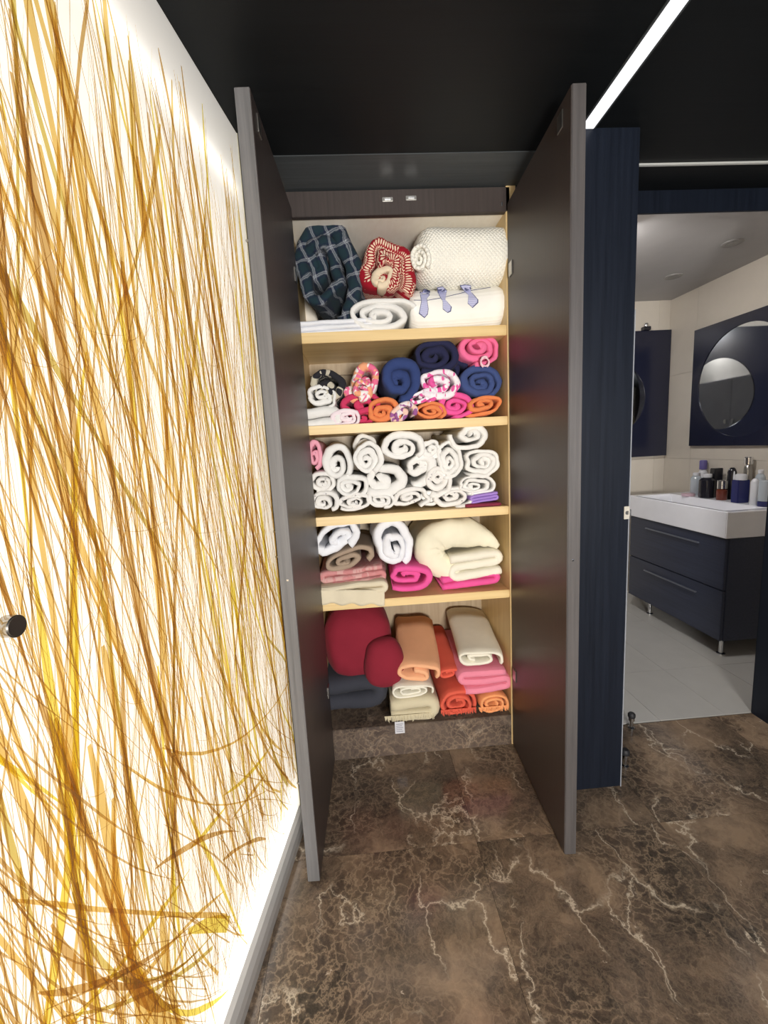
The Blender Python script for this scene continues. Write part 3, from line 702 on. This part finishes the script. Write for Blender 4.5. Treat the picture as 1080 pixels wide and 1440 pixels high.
roll('rolled_towel', 'middle orange rolled towel on the second shelf', 'towel', 603, 577, 22, 14, ORNG, 2.4, Y=1.625, wob=0.15)
roll('rolled_towel', 'hot pink rolled towel between the two orange rolls', 'towel', 640, 568, 26, 18, HOT, 2.4, Y=1.632, tilt=10, wob=0.15)
roll('rolled_towel', 'right orange rolled towel under the mid blue roll', 'towel', 679, 571, 28, 15, ORNG, 2.2, Y=1.627, tilt=-6, wob=0.15)
rb = bmesh.new()
for k in range(2):
    prev = None
    for i in range(9):
        a = i/8*PI*1.7; p = onY(682+6*math.cos(a+k*2), 508+7*math.sin(a+k*2)+k*2, 1.612)
        if prev is not None: add_cyl(rb, prev, p, 0.0028, seg=8)
        prev = p
o = from_bm('ribbon_tie', rb, cloth('ribbon_white', (0.82, 0.55, 0.62)), None, True); o.parent = pr; o.matrix_basis = pr.matrix_basis.inverted()

# ---- third compartment : white rolls
def wr_(px, py, rx, rz, label, mat=W1, **k): return roll('rolled_towel', label, 'towel', px, py, rx, rz, mat, **k)
wr_(441, 637, 12, 24, 'pale pink rolled towel at the left end of the third shelf', cloth('pale_pink', (0.78, 0.36, 0.45)), turns=1.6)
wr_(473, 650, 22, 28, 'upright oval white roll, topmost left beside the pale pink towel', turns=2.0, wob=0.15)
wr_(515, 642, 22, 24, 'round white roll, second from the left in the top row', turns=2.6, wob=0.15)
wr_(514, 625, 19, 17, 'white roll lying behind the second top roll', turns=2.0, Y=1.73)
wr_(566, 627, 31, 21, 'wide white roll topmost in the middle of the third shelf', turns=2.2, wob=0.14, Y=1.62)
wr_(600, 634, 19, 15, 'small crumpled white roll right of the topmost middle roll', turns=1.8, tilt=-35, wob=0.3)
wr_(632, 643, 21, 26, 'upright oval white roll left of the top right roll', turns=3.0, tilt=-12)
wr_(661, 616, 29, 19, 'clean white roll topmost at the right of the third shelf', turns=2.0, Y=1.625, start=2.8)
wr_(674, 651, 27, 21, 'white roll directly under the top right roll', turns=3.0, p=2.5)
wr_(449, 678, 22, 16, 'dotted white roll under the pale pink towel', W2, turns=2.4)
wr_(496, 684, 24, 17, 'white roll in the second row below the round roll', turns=2.6, wob=0.2)
wr_(546, 672, 36, 26, 'large puffy white roll in the centre of the third shelf', turns=1.7, wob=0.25, Y=1.64, amp=0.006)
wr_(590, 662, 27, 22, 'crumpled white roll right of the large puffy roll', turns=1.6, wob=0.25, Y=1.645, tilt=-20, amp=0.006)
wr_(617, 678, 23, 22, 'dotted white roll below the upright oval roll', W2, turns=2.4, tilt=20)
wr_(672, 681, 29, 15, 'flat white roll above the lilac cloth', turns=3.0, p=2.4)
wr_(457, 704, 21, 15, 'dotted white roll at shelf level, far left', W2, turns=2.2)
wr_(496, 705, 26, 13, 'dotted white roll at shelf level, second from the left', W2, turns=2.4, tilt=-6)
wr_(535, 700, 22, 15, 'white roll at shelf level below the puffy roll', turns=2.4, tilt=12)
wr_(578, 702, 27, 15, 'dotted white roll at shelf level in the middle', W2, turns=2.2, tilt=-8)
wr_(601, 702, 15, 12, 'small white roll wedged at shelf level between two dotted rolls', turns=1.6, Y=1.66)
wr_(638, 702, 29, 16, 'dotted white roll at shelf level left of the lilac cloth', W2, turns=2.6, tilt=-6)
folded('folded_cloth', 'lilac satin cloth folded at the right of the third shelf', 'cloth', 663, 694, 701, 707, PURP, 3, Y=1.625, tilt=-6, amp=0.002, Ln=0.2)
folded('folded_cloth', 'thin maroon cloth under the lilac one', 'cloth', 655, 707.5, 706, 713, MAROON, 1, Y=1.62, Ln=0.3, amp=0.001)

# ---- fourth compartment
roll('bundled_sheet', 'white bed sheet bundled at the left of the fourth shelf', 'bed sheet', 465, 760, 40, 24, SHEET, 1.8, tilt=-28, wob=0.25, amp=0.008, Y=1.63, stag=0.02)
roll('bundled_sheet', 'taupe sheet bundled under the white sheet', 'bed sheet', 487, 786, 38, 17, TAUPE, 2.0, tilt=-14, wob=0.2, amp=0.006, Y=1.64)
folded('folded_blanket', 'dusty pink folded blanket under the taupe sheet', 'blanket', 452, 800, 541, 825, DUSTY, 3, Y=1.628, tilt=-3, amp=0.006, stag=0.012)
# cream blanket draping over the shelf edge
cr = folded('folded_blanket', 'cream folded blanket hanging over the edge of the fourth shelf', 'blanket', 446, 821, 542, 840, CREAM, 2, Y=1.596, tilt=-3, amp=0.004, Ln=0.34, stag=0.01)
fl_ = []; ff = []
nx_, nz_ = 24, 6
for i in range(nx_+1):
    for j in range(nz_+1):
        p = onY(447+94*i/nx_, 829+(19.5+1.8*math.sin(i*0.9)+2*i/nx_)*j/nz_ - i*0.0, 1.594 - 0.003*math.sin(i*0.8)); fl_.append(p)
ff = [(i*(nz_+1)+j, (i+1)*(nz_+1)+j, (i+1)*(nz_+1)+j+1, i*(nz_+1)+j+1) for i in range(nx_) for j in range(nz_)]
o = me('hanging_flap', fl_, ff, CREAM, None, True); so = o.modifiers.new('s', 'SOLIDIFY'); so.thickness = 0.006
o.parent = cr; o.matrix_basis = cr.matrix_basis.inverted()
roll('rolled_duvet', 'plump white rolled duvet beside the ivory one', 'duvet', 551, 762, 29, 36, SHEET, 2.3, tilt=-22, wob=0.25, amp=0.008, Y=1.64, stag=0.014, Ln=0.30, p=2.2)
roll('folded_towel', 'hot pink towel folded under the white rolled duvet', 'towel', 576, 813, 37, 19, HOT, 1.9, p=2.8, tilt=7, Y=1.628, amp=0.005)
folded('folded_towel', 'hot pink towel folded at the right under the white stack', 'towel', 620, 806, 702, 828, HOT, 2, tilt=-4, Y=1.635, amp=0.004)
folded('folded_sheet', 'ivory sheet folded in layers under the ivory duvet', 'bed sheet', 634, 776, 706, 816, W3, 3, tilt=-5, Y=1.635, amp=0.005, flip=-1)
k = 1.64*1.01/F_PX*1.012; c0 = onY(640, 773, 1.64)
dp = [(704, 773), (692, 764), (676, 757), (656, 752), (637, 750), (619, 755), (608, 766), (606, 781), (614, 794), (632, 806), (643, 812)]
dpp = []
for i in range(len(dp)-1):
    for q in range(5): f = q/5; dpp.append((dp[i][0]*(1-f)+dp[i+1][0]*f, dp[i][1]*(1-f)+dp[i+1][1]*f))
dpp.append(dp[-1]); dpp = [((a-640)*k, -(b_-773)*k) for a, b_ in dpp]
tdf = lambda f: (0.118*min(1, 0.22+f*3.0))*min(1, 0.55+(1-f)*2.2)
o = sweep('folded_duvet', dpp, tdf, 0.32, DUV, None, 5, 0.008, 0.012, nose=0.32, freq=14)
o.location = c0; tag(o, 'thick ivory duvet folded over at the right of the fourth shelf', 'duvet')
o = roll('dark_sock', 'small dark cloth tucked at the left edge of the fourth shelf', 'cloth', 462, 829, 8, 4, CHAR, 1.5, Y=1.598, Ln=0.03, amp=0.001, stag=0)

# ---- bottom compartment
def blob(name, label, cat, c, r, mat, seed, p=2.4, amp=0.012):
    bm = bmesh.new(); bmesh.ops.create_icosphere(bm, subdivisions=5, radius=1)
    for v in bm.verts:
        d = v.co.normalized(); s = 1/((abs(d.x)**p+abs(d.y)**p+abs(d.z)**p)**(1/p)); q = d*s
        v.co = Vector((q.x*r[0], q.y*r[1], q.z*r[2]))
        v.co += noise.noise_vector(v.co*7+Vector((seed, 0, 0)))*amp + noise.noise_vector(v.co*19+Vector((0, seed, 0)))*amp*0.3
    for f in bm.faces: f.smooth = True
    o = from_bm(name, bm, mat, None, False); o.data.polygons.foreach_set('use_smooth', [True]*len(o.data.polygons)); o.location = c
    return tag(o, label, cat)
blob('plush_cushion', 'large dark red plush cushion at the bottom left of the wardrobe', 'cushion', (-0.045, 1.80, 0.435), (0.145, 0.13, 0.16), RED, 2.0, 3.0)
blob('plush_cushion', 'small dark red plush cushion in front of the large one', 'cushion', (0.055, 1.665, 0.380), (0.082, 0.055, 0.100), RED, 8.0, 2.5)
folded('folded_blanket', 'charcoal blanket folded under the red cushions', 'blanket', 447, 952, 538, 1006, CHAR, 2, Y=1.66, Ln=0.33, amp=0.005)
def lay(name, label, cat, x0, x1, z0, z1, mat, Y=1.615, Ln=0.36, turns=2.0, p=3.2, pitch=0, yaw=0, tilt=0, amp=0.004, kind='spiral', layers=2, wob=0.06, taper=0.0, flip=1, stag=0.008):
    W, H = x1-x0, z1-z0; seed = R.random()*50
    if kind == 'spiral':
        pts, tp = spiral(1, 1, turns, 0.2, p, -0.6, wob, seed); b = H/2; e = W/2-H/2
        pts = [(x*b+e*max(-1, min(1, x*1.2)), z*b) for x, z in pts]; t = tp*b*0.95
    else:
        t = H/layers; pts = []; a0, a1 = -W/2+t/2, W/2-t/2
        for j in range(layers):
            z = -H/2+t*(j+0.5); A, B = (a0, a1) if (j % 2 == 0) == (flip > 0) else (a1, a0)
            pts += [(A+(B-A)*q/8, z) for q in range(9)]
            if j < layers-1:
                sg = 1 if B > A else -1
                for q in (30, 60, 90, 120, 150): r_ = math.radians(q); pts.append((B+sg*math.sin(r_)*t*0.5, z+t/2-math.cos(r_)*t/2))
        t *= 0.95
    o = sweep(name, pts, lambda f: t, Ln, mat, None, seed, amp, stag, taper=taper)
    o.location = ((x0+x1)/2, Y, (z0+z1)/2); o.rotation_euler = (math.radians(pitch), math.radians(tilt), math.radians(yaw))
    return tag(o, label, cat)
def fringe(o, x0, x1, z, Y, mat, n=46, ln=0.012):
    bm = bmesh.new()
    for i in range(n):
        x = x0+(x1-x0)*(i+R.random()*0.6)/n; l = ln*R.uniform(0.5, 1.2)
        add_cyl(bm, (x, Y, z), (x+R.uniform(-0.003, 0.003), Y-R.uniform(0.005, 0.010), z-l), 0.0024, 0.0012, seg=5)
    f = from_bm('fringe', bm, mat, None, True); f['kind'] = 'stuff'; f.parent = o; f.matrix_basis = o.matrix_basis.inverted()
bg = lay('fringed_towel', 'beige fringed towel with a white care tag at the bottom of the middle pile', 'towel', 0.045, 0.250, PZ+0.002, 0.245, BEIGE, kind='fold', layers=2, Y=1.594, amp=0.004)
fringe(bg, 0.045, 0.248, 0.176, 1.600, BEIGE, 64, 0.022)
tg = box('care_tag', (0.083, 1.5965, 0.098), (0.122, 1.5975, 0.150), plain('tag_white', (0.62, 0.62, 0.66), 0.6), None, 0)
tg.parent = bg; tg.matrix_basis = bg.matrix_basis.inverted() @ tg.matrix_basis
for q in range(5):
    ln_ = box('tag_print', (0.088, 1.5962, 0.106+q*0.008), (0.088+0.028-0.004*(q % 2), 1.5966, 0.1085+q*0.008), plain('tag_ink', (0.25, 0.25, 0.3), 0.7), None, 0)
    ln_.parent = tg; ln_.matrix_basis = tg.matrix_basis.inverted() @ bg.matrix_basis.inverted() @ ln_.matrix_basis
lay('folded_towel', 'cream towel folded between the peach fleece and the beige towel', 'towel', 0.064, 0.250, 0.240, 0.305, W3, turns=2.4, Y=1.603, pitch=4, amp=0.005)
lay('fleece_blanket', 'peach fleece blanket on top of the middle pile', 'blanket', 0.062, 0.295, 0.292, 0.385, PEACH, turns=1.4, Y=1.615, Ln=0.34, pitch=13, tilt=4, yaw=-3, amp=0.010, p=2.8)
co = lay('rolled_towel', 'coral red towel at the floor of the wardrobe between peach and pink piles', 'towel', 0.262, 0.430, PZ+0.002, 0.262, CORAL, turns=2.4, Y=1.605, Ln=0.38, p=2.6, pitch=2, amp=0.006)
fringe(co, 0.275, 0.42, 0.178, 1.606, CORAL, 46, 0.020)
org = lay('fringed_towel', 'orange fringed towel at the bottom of the right pile', 'towel', 0.425, 0.562, PZ+0.002, 0.232, ORNG2, turns=2.2, Y=1.604, Ln=0.38, p=2.6, amp=0.006)
fringe(org, 0.43, 0.555, 0.176, 1.605, ORNG2, 44, 0.018)
lay('folded_towel', 'candy pink woven towel under the cream towel of the right pile', 'towel', 0.362, 0.560, 0.236, 0.335, PINKT, kind='fold', layers=3, Y=1.603, Ln=0.38, pitch=2, amp=0.004)
lay('folded_towel', 'coral red towel lying on the one below, left of the right pile', 'towel', 0.270, 0.372, 0.265, 0.335, CORAL, turns=1.5, Y=1.66, Ln=0.32, pitch=9, amp=0.005)
lay('folded_towel', 'cream terry towel on top of the right pile', 'towel', 0.335, 0.550, 0.338, 0.425, W3, turns=1.8, Y=1.615, Ln=0.36, pitch=8, tilt=6, yaw=-3, amp=0.008, p=2.8)

# ------------------------------------------------------------------ doorway hardware
st = thing('strike_plate', 'small square metal strike plate on the black pillar edge', 'door hardware', (0.860, 1.337, 0.995))
box('plate', (0.8505, 1.3335, 0.975), (0.8685, 1.337, 1.017), plain('plate_cream', (0.66, 0.62, 0.54), 0.4, 0.3), st, 0.001)
bm = bmesh.new(); add_cyl(bm, (0, -0.0048, 0.001), (0, -0.0030, 0.001), 0.0065, seg=18); from_bm('bolt_hole', bm, M_steel, st, True)
box('latch_tongue', (0.8645, 1.328, 0.985), (0.8705, 1.3335, 1.008), M_chrome, st, 0.001)
def stop(x, y, label):
    t = thing('door_stop', label, 'door stop', (x, y, 0))
    lathe('stem', [(0.014, 0), (0.014, 0.006), (0.008, 0.010), (0.008, 0.035), (0.012, 0.038), (0.012, 0.052)], M_chrome, t, seg=20)
    lathe('rubber_cap', [(0.0135, 0.052), (0.015, 0.056), (0.015, 0.066), (0.010, 0.072)], plain('black_rubber', (0.015, 0.015, 0.018), 0.6), t, seg=20)
stop(1.098, 1.630, 'chrome door stop at the edge of the pale bathroom floor')
stop(0.940, 1.425, 'chrome door stop on the marble beside the pillar')

# ------------------------------------------------------------------ vanity
van = thing('vanity_cabinet', 'navy two-drawer bathroom cabinet on chrome legs under the white basin', 'cabinet', (2.13, 2.53, 0))
VX0, VX1, VY0, VY1 = 1.92, 2.344, 2.126, 2.935
box('body', (VX0+0.018, VY0, 0.092), (VX1, VY1, 0.668), M_vanity, van, 0.002)
for z0, z1 in ((0.094, 0.377), (0.383, 0.666)):
    d = box('drawer', (VX0, VY0+0.002, z0), (VX0+0.0165, VY1-0.002, z1), M_vanity, van, 0.002)
    zc = 0.612 if z0 > 0.3 else 0.318
    hd = box('handle', (VX0-0.014, 2.30, zc-0.004), (VX0-0.001, 2.76, zc+0.004), plain('handle_dark_steel', (0.28, 0.30, 0.36), 0.35, 0.7), van, 0.002)
    hd.parent = d; hd.location = hd.location - d.location
for x in (1.965, 2.30):
    for y in (2.165, 2.76):
        lathe('leg', [(0.022, 0.0), (0.022, 0.005), (0.011, 0.010), (0.010, 0.085), (0.018, 0.088), (0.018, 0.092)], M_chrome, van, (x-2.13, y-2.53, 0), 18)
bas = thing('washbasin', 'rectangular white ceramic washbasin on the navy cabinet', 'washbasin', (2.12, 2.53, 0.672))
bm = bmesh.new()
X0, X1, Y0, Y1, ZB, ZT = 1.908, 2.344, 2.118, 2.945, 0.672, 0.815
def ring(x0, x1, y0, y1, z): return [bm.verts.new((x-2.12, y-2.53, z-0.672)) for x, y in ((x0, y0), (x1, y0), (x1, y1), (x0, y1))]
r0, r1, r2, r3 = ring(X0, X1, Y0, Y1, ZB), ring(X0, X1, Y0, Y1, ZT), ring(X0+0.014, 2.17, Y0+0.035, Y1-0.06, ZT), ring(X0+0.05, 2.14, Y0+0.10, Y1-0.13, ZT-0.085)
for a, b_ in ((r0, r1), (r1, r2), (r2, r3)):
    for i in range(4): bm.faces.new((a[i], a[(i+1) % 4], b_[(i+1) % 4], b_[i]))
bm.faces.new(r0[::-1]); bm.faces.new(r3)
bmesh.ops.bevel(bm, geom=bm.edges[:], offset=0.004, segments=3, affect='EDGES')
from_bm('basin', bm, M_white, bas, True)
for nm_, p0_, p1_ in (('rim_shadow_line', (X0+0.016, Y0+0.034, ZT-0.010), (X0+0.0185, Y1-0.06, ZT+0.0012)), ('rim_shadow_line', (X0+0.016, Y0+0.034, ZT-0.010), (2.165, Y0+0.0365, ZT+0.0012))):
    box(nm_, p0_, p1_, plain('rim_shadow_grey', (0.22, 0.22, 0.25), 0.4), bas, 0)  # dark strips stand in for the shade inside the basin rim
lathe('drain', [(0.016, 0.0), (0.020, 0.003), (0.012, 0.006)], M_chrome, bas, (-0.09, 0.0, 0.0585), 20)
# toiletries
def tl(x): return plain(*x)
mk = {'black': plain('bottle_black', (0.015, 0.015, 0.022), 0.15), 'white': plain('bottle_white', (0.75, 0.76, 0.80), 0.3), 'navy': plain('bottle_navy', (0.02, 0.025, 0.13), 0.25),
      'purple': plain('cap_purple', (0.12, 0.10, 0.30), 0.4), 'pink': plain('soap_pink', (0.60, 0.42, 0.48), 0.4), 'brown': plain('jar_brown', (0.16, 0.035, 0.02), 0.2), 'clear': plain('pale_glass', (0.45, 0.50, 0.55), 0.08)}
BZ = ZT
def bottle(px, X, rad, h, body, cap, caph, label, name='bottle', cat='bottle', caprad=None, square=False, neck=0.006):
    rad *= 1.3; h *= 1.55; caph *= 1.5; caprad = caprad*1.3 if caprad else None
    r = ray(px, 690); Y = X/r.x*r.y
    t = thing(name, label, cat, (X, Y, BZ))
    if square:
        box('bottle_body', (X-rad, Y-rad*0.7, BZ), (X+rad, Y+rad*0.7, BZ+h), body, t, 0.003)
        caprad = caprad or rad*0.6
    else:
        lathe('bottle_body', [(rad*0.92, 0), (rad, 0.004), (rad, h*0.86), (rad*0.75, h*0.95), (rad*0.4, h)], body, t, seg=20)
        caprad = caprad or rad*0.55
    if cap: lathe('cap', [(caprad, h-0.001), (caprad, h+caph*0.9), (caprad*0.8, h+caph)], cap, t, seg=18)
    return t
d_ = bottle(968, 2.19, 0.030, 0.012, mk['pink'], None, 0, 'pale pink soap dish at the back of the basin', 'soap_dish', 'soap dish')
bottle(978, 2.26, 0.024, 0.085, mk['clear'], mk['white'], 0.012, 'pale clear tumbler left of the toiletries', 'tumbler', 'tumbler', 0.015)
bottle(987, 2.31, 0.020, 0.110, mk['white'], mk['purple'], 0.04, 'white bottle with a purple cap behind the black one', caprad=0.017)
bottle(994, 2.22, 0.034, 0.085, mk['black'], mk['white'], 0.014, 'squat black bottle with a white cap', caprad=0.018)
bottle(1006, 2.28, 0.022, 0.120, mk['black'], None, 0, 'black box standing behind the brown jar', 'box', 'box', square=True)
bottle(1015, 2.22, 0.022, 0.045, mk['brown'], M_chrome, 0.035, 'brown jar with a chrome lid', 'jar', 'jar', 0.021)
bottle(1031, 2.20, 0.0035, 0.118, mk['white'], None, 0, 'thin white upright toothbrush', 'toothbrush', 'toothbrush')
bottle(1028, 2.29, 0.018, 0.125, mk['black'], None, 0, 'tall dark bottle behind the white toothbrush')
bottle(1041, 2.215, 0.027, 0.086, mk['navy'], mk['white'], 0.022, 'navy square bottle with a white cap', square=True, caprad=0.022)
bottle(1050, 2.31, 0.016, 0.140, M_steel, M_chrome, 0.028, 'tall steel pump bottle at the wall', caprad=0.017)
bottle(1061, 2.205, 0.015, 0.095, mk['white'], None, 0, 'white tube standing beside the navy bottle', 'tube', 'tube')
bottle(1068, 2.27, 0.018, 0.110, mk['clear'], mk['white'], 0.014, 'clear bottle with white cap near the right jamb')
bottle(1075, 2.20, 0.022, 0.020, mk['navy'], mk['clear'], 0.075, 'clear bottle with a navy base at the basin corner', caprad=0.020)

# ------------------------------------------------------------------ mirrors
M_mirror = plain('mirror_glass', (0.62, 0.65, 0.68), 0.03, 1)
M_blackgl = plain('black_glass', (0.012, 0.014, 0.032), 0.2)
def round_mirror(name, label, square_c, half, r, axis, hz=None):
    hz = hz or half
    t = thing(name, label, 'mirror', square_c)
    bm = bmesh.new(); n = 64; D = 0.022
    def pt(u, v, d): return (-d, -u, v) if axis == 'X' else (u, -d, v)
    inner = []; outer = []; bi = []
    for i in range(n):
        a = 2*PI*i/n; c, s = math.cos(a), math.sin(a)
        k = 1/max(abs(c), abs(s)); outer.append((c*k*half, s*k*hz)); inner.append((c*r[0], s*r[0]))
    vo = [bm.verts.new(pt(u+0, v, D)) for u, v in outer]; vi = [bm.verts.new(pt(u+r[1], v+r[2], D)) for u, v in inner]
    vi2 = [bm.verts.new(pt(u+r[1], v+r[2], D-0.006)) for u, v in inner]; vb = [bm.verts.new(pt(u, v, 0)) for u, v in outer]
    for i in range(n):
        j = (i+1) % n
        bm.faces.new((vo[i], vo[j], vi[j], vi[i])); bm.faces.new((vi[i], vi[j], vi2[j], vi2[i])); bm.faces.new((vb[i], vb[j], vo[j], vo[i]))
    from_bm('frame', bm, M_blackgl, t, False)
    bm = bmesh.new(); vv = [bm.verts.new(pt(u+r[1], v+r[2], D-0.005)) for u, v in inner]; bm.faces.new(vv)
    vb_ = [bm.verts.new(pt(u+r[1], v+r[2], 0.001)) for u, v in inner]
    for i in range(n): bm.faces.new((vv[i], vv[(i+1) % n], vb_[(i+1) % n], vb_[i]))
    from_bm('mirror_glass', bm, M_mirror, t, False)
    return t
round_mirror('round_mirror', 'round mirror in a square black frame over the washbasin', (2.345, 2.545, 1.525), 0.385, (0.33, 0, 0.0), 'X')
round_mirror('round_mirror', 'partly hidden round mirror in a black frame on the far bathroom wall', (1.90, 3.195, 1.525), 0.44, (0.26, 0, -0.02), 'Y', 0.455)
fx = thing('wall_spot', 'small dark spotlight on top of the far black mirror', 'lamp', (2.14, 3.17, 1.98))
box('spot_base', (2.12, 3.15, 1.980), (2.17, 3.192, 2.005), mk['black'], fx, 0.002)
lathe('spot_head', [(0.014, 0.025), (0.016, 0.035), (0.012, 0.05)], M_chrome, fx, (0.005, 0, 0), 16)
# closet on the bathroom's left wall (seen in the mirrors)
cl = thing('bath_closet', 'grey two-door closet reflected in the bathroom mirrors', 'cabinet', (1.15, 2.5, 0))
box('closet_body', (1.062, 2.10, 0.1), (1.20, 2.90, 1.7), plain('closet_grey', (0.45, 0.43, 0.44), 0.4), cl)
for y0, y1, hy in ((2.103, 2.497, 2.46), (2.503, 2.897, 2.54)):
    d = box('closet_door', (1.2005, y0, 0.105), (1.216, y1, 1.695), plain('closet_grey', (0.45, 0.43, 0.44), 0.4), cl)
    hd = box('handle', (1.2165, hy-0.012, 1.29), (1.232, hy+0.012, 1.33), M_chrome, cl, 0.002); hd.parent = d; hd.location = hd.location-d.location
for (x, y, lab) in ((1.995, 2.290, 'recessed round ceiling light nearer the doorway'), (2.01, 2.73, 'recessed round ceiling light nearer the far bathroom wall')):
    t = thing('downlight', lab, 'ceiling light', (x, y, 2.19))
    lathe('rim', [(0.030, -0.002), (0.044, -0.006), (0.050, -0.003), (0.050, 0)], plain('downlight_rim', (0.30, 0.29, 0.28), 0.4, 0.4), t)
    lathe('lens', [(0.001, -0.0035), (0.029, -0.0032), (0.029, -0.001)], plain('downlight_lens', (0.22, 0.22, 0.22), 0.2), t)

# like things share a group
bpy.context.view_layer.update()
for o in list(C.objects):
    if o.parent is None and 'category' in o and 'group' not in o and o.name.startswith(('rolled_towel', 'folded_towel', 'fringed_towel', 'bottle', 'door_stop', 'downlight', 'round_mirror', 'plush_cushion', 'bundled_sheet')):
        nm = o.name.split('.')[0]; z = o.location.z
        if nm in ('rolled_towel', 'folded_towel', 'fringed_towel'):
            o['group'] = ('towels on the top shelf' if z > 1.66 else 'towels on the second shelf' if z > 1.33 else 'white rolled towels on the third shelf' if z > 1.0 else 'towels on the fourth shelf' if z > 0.66 else 'towels at the bottom of the wardrobe')
        else:
            o['group'] = {'bottle': 'toiletry bottles behind the basin', 'door_stop': 'chrome door stops on the floor', 'downlight': 'recessed bathroom ceiling lights', 'round_mirror': 'round bathroom mirrors in black frames', 'plush_cushion': 'red cushions in the wardrobe', 'bundled_sheet': 'sheets on the fourth shelf'}[nm]
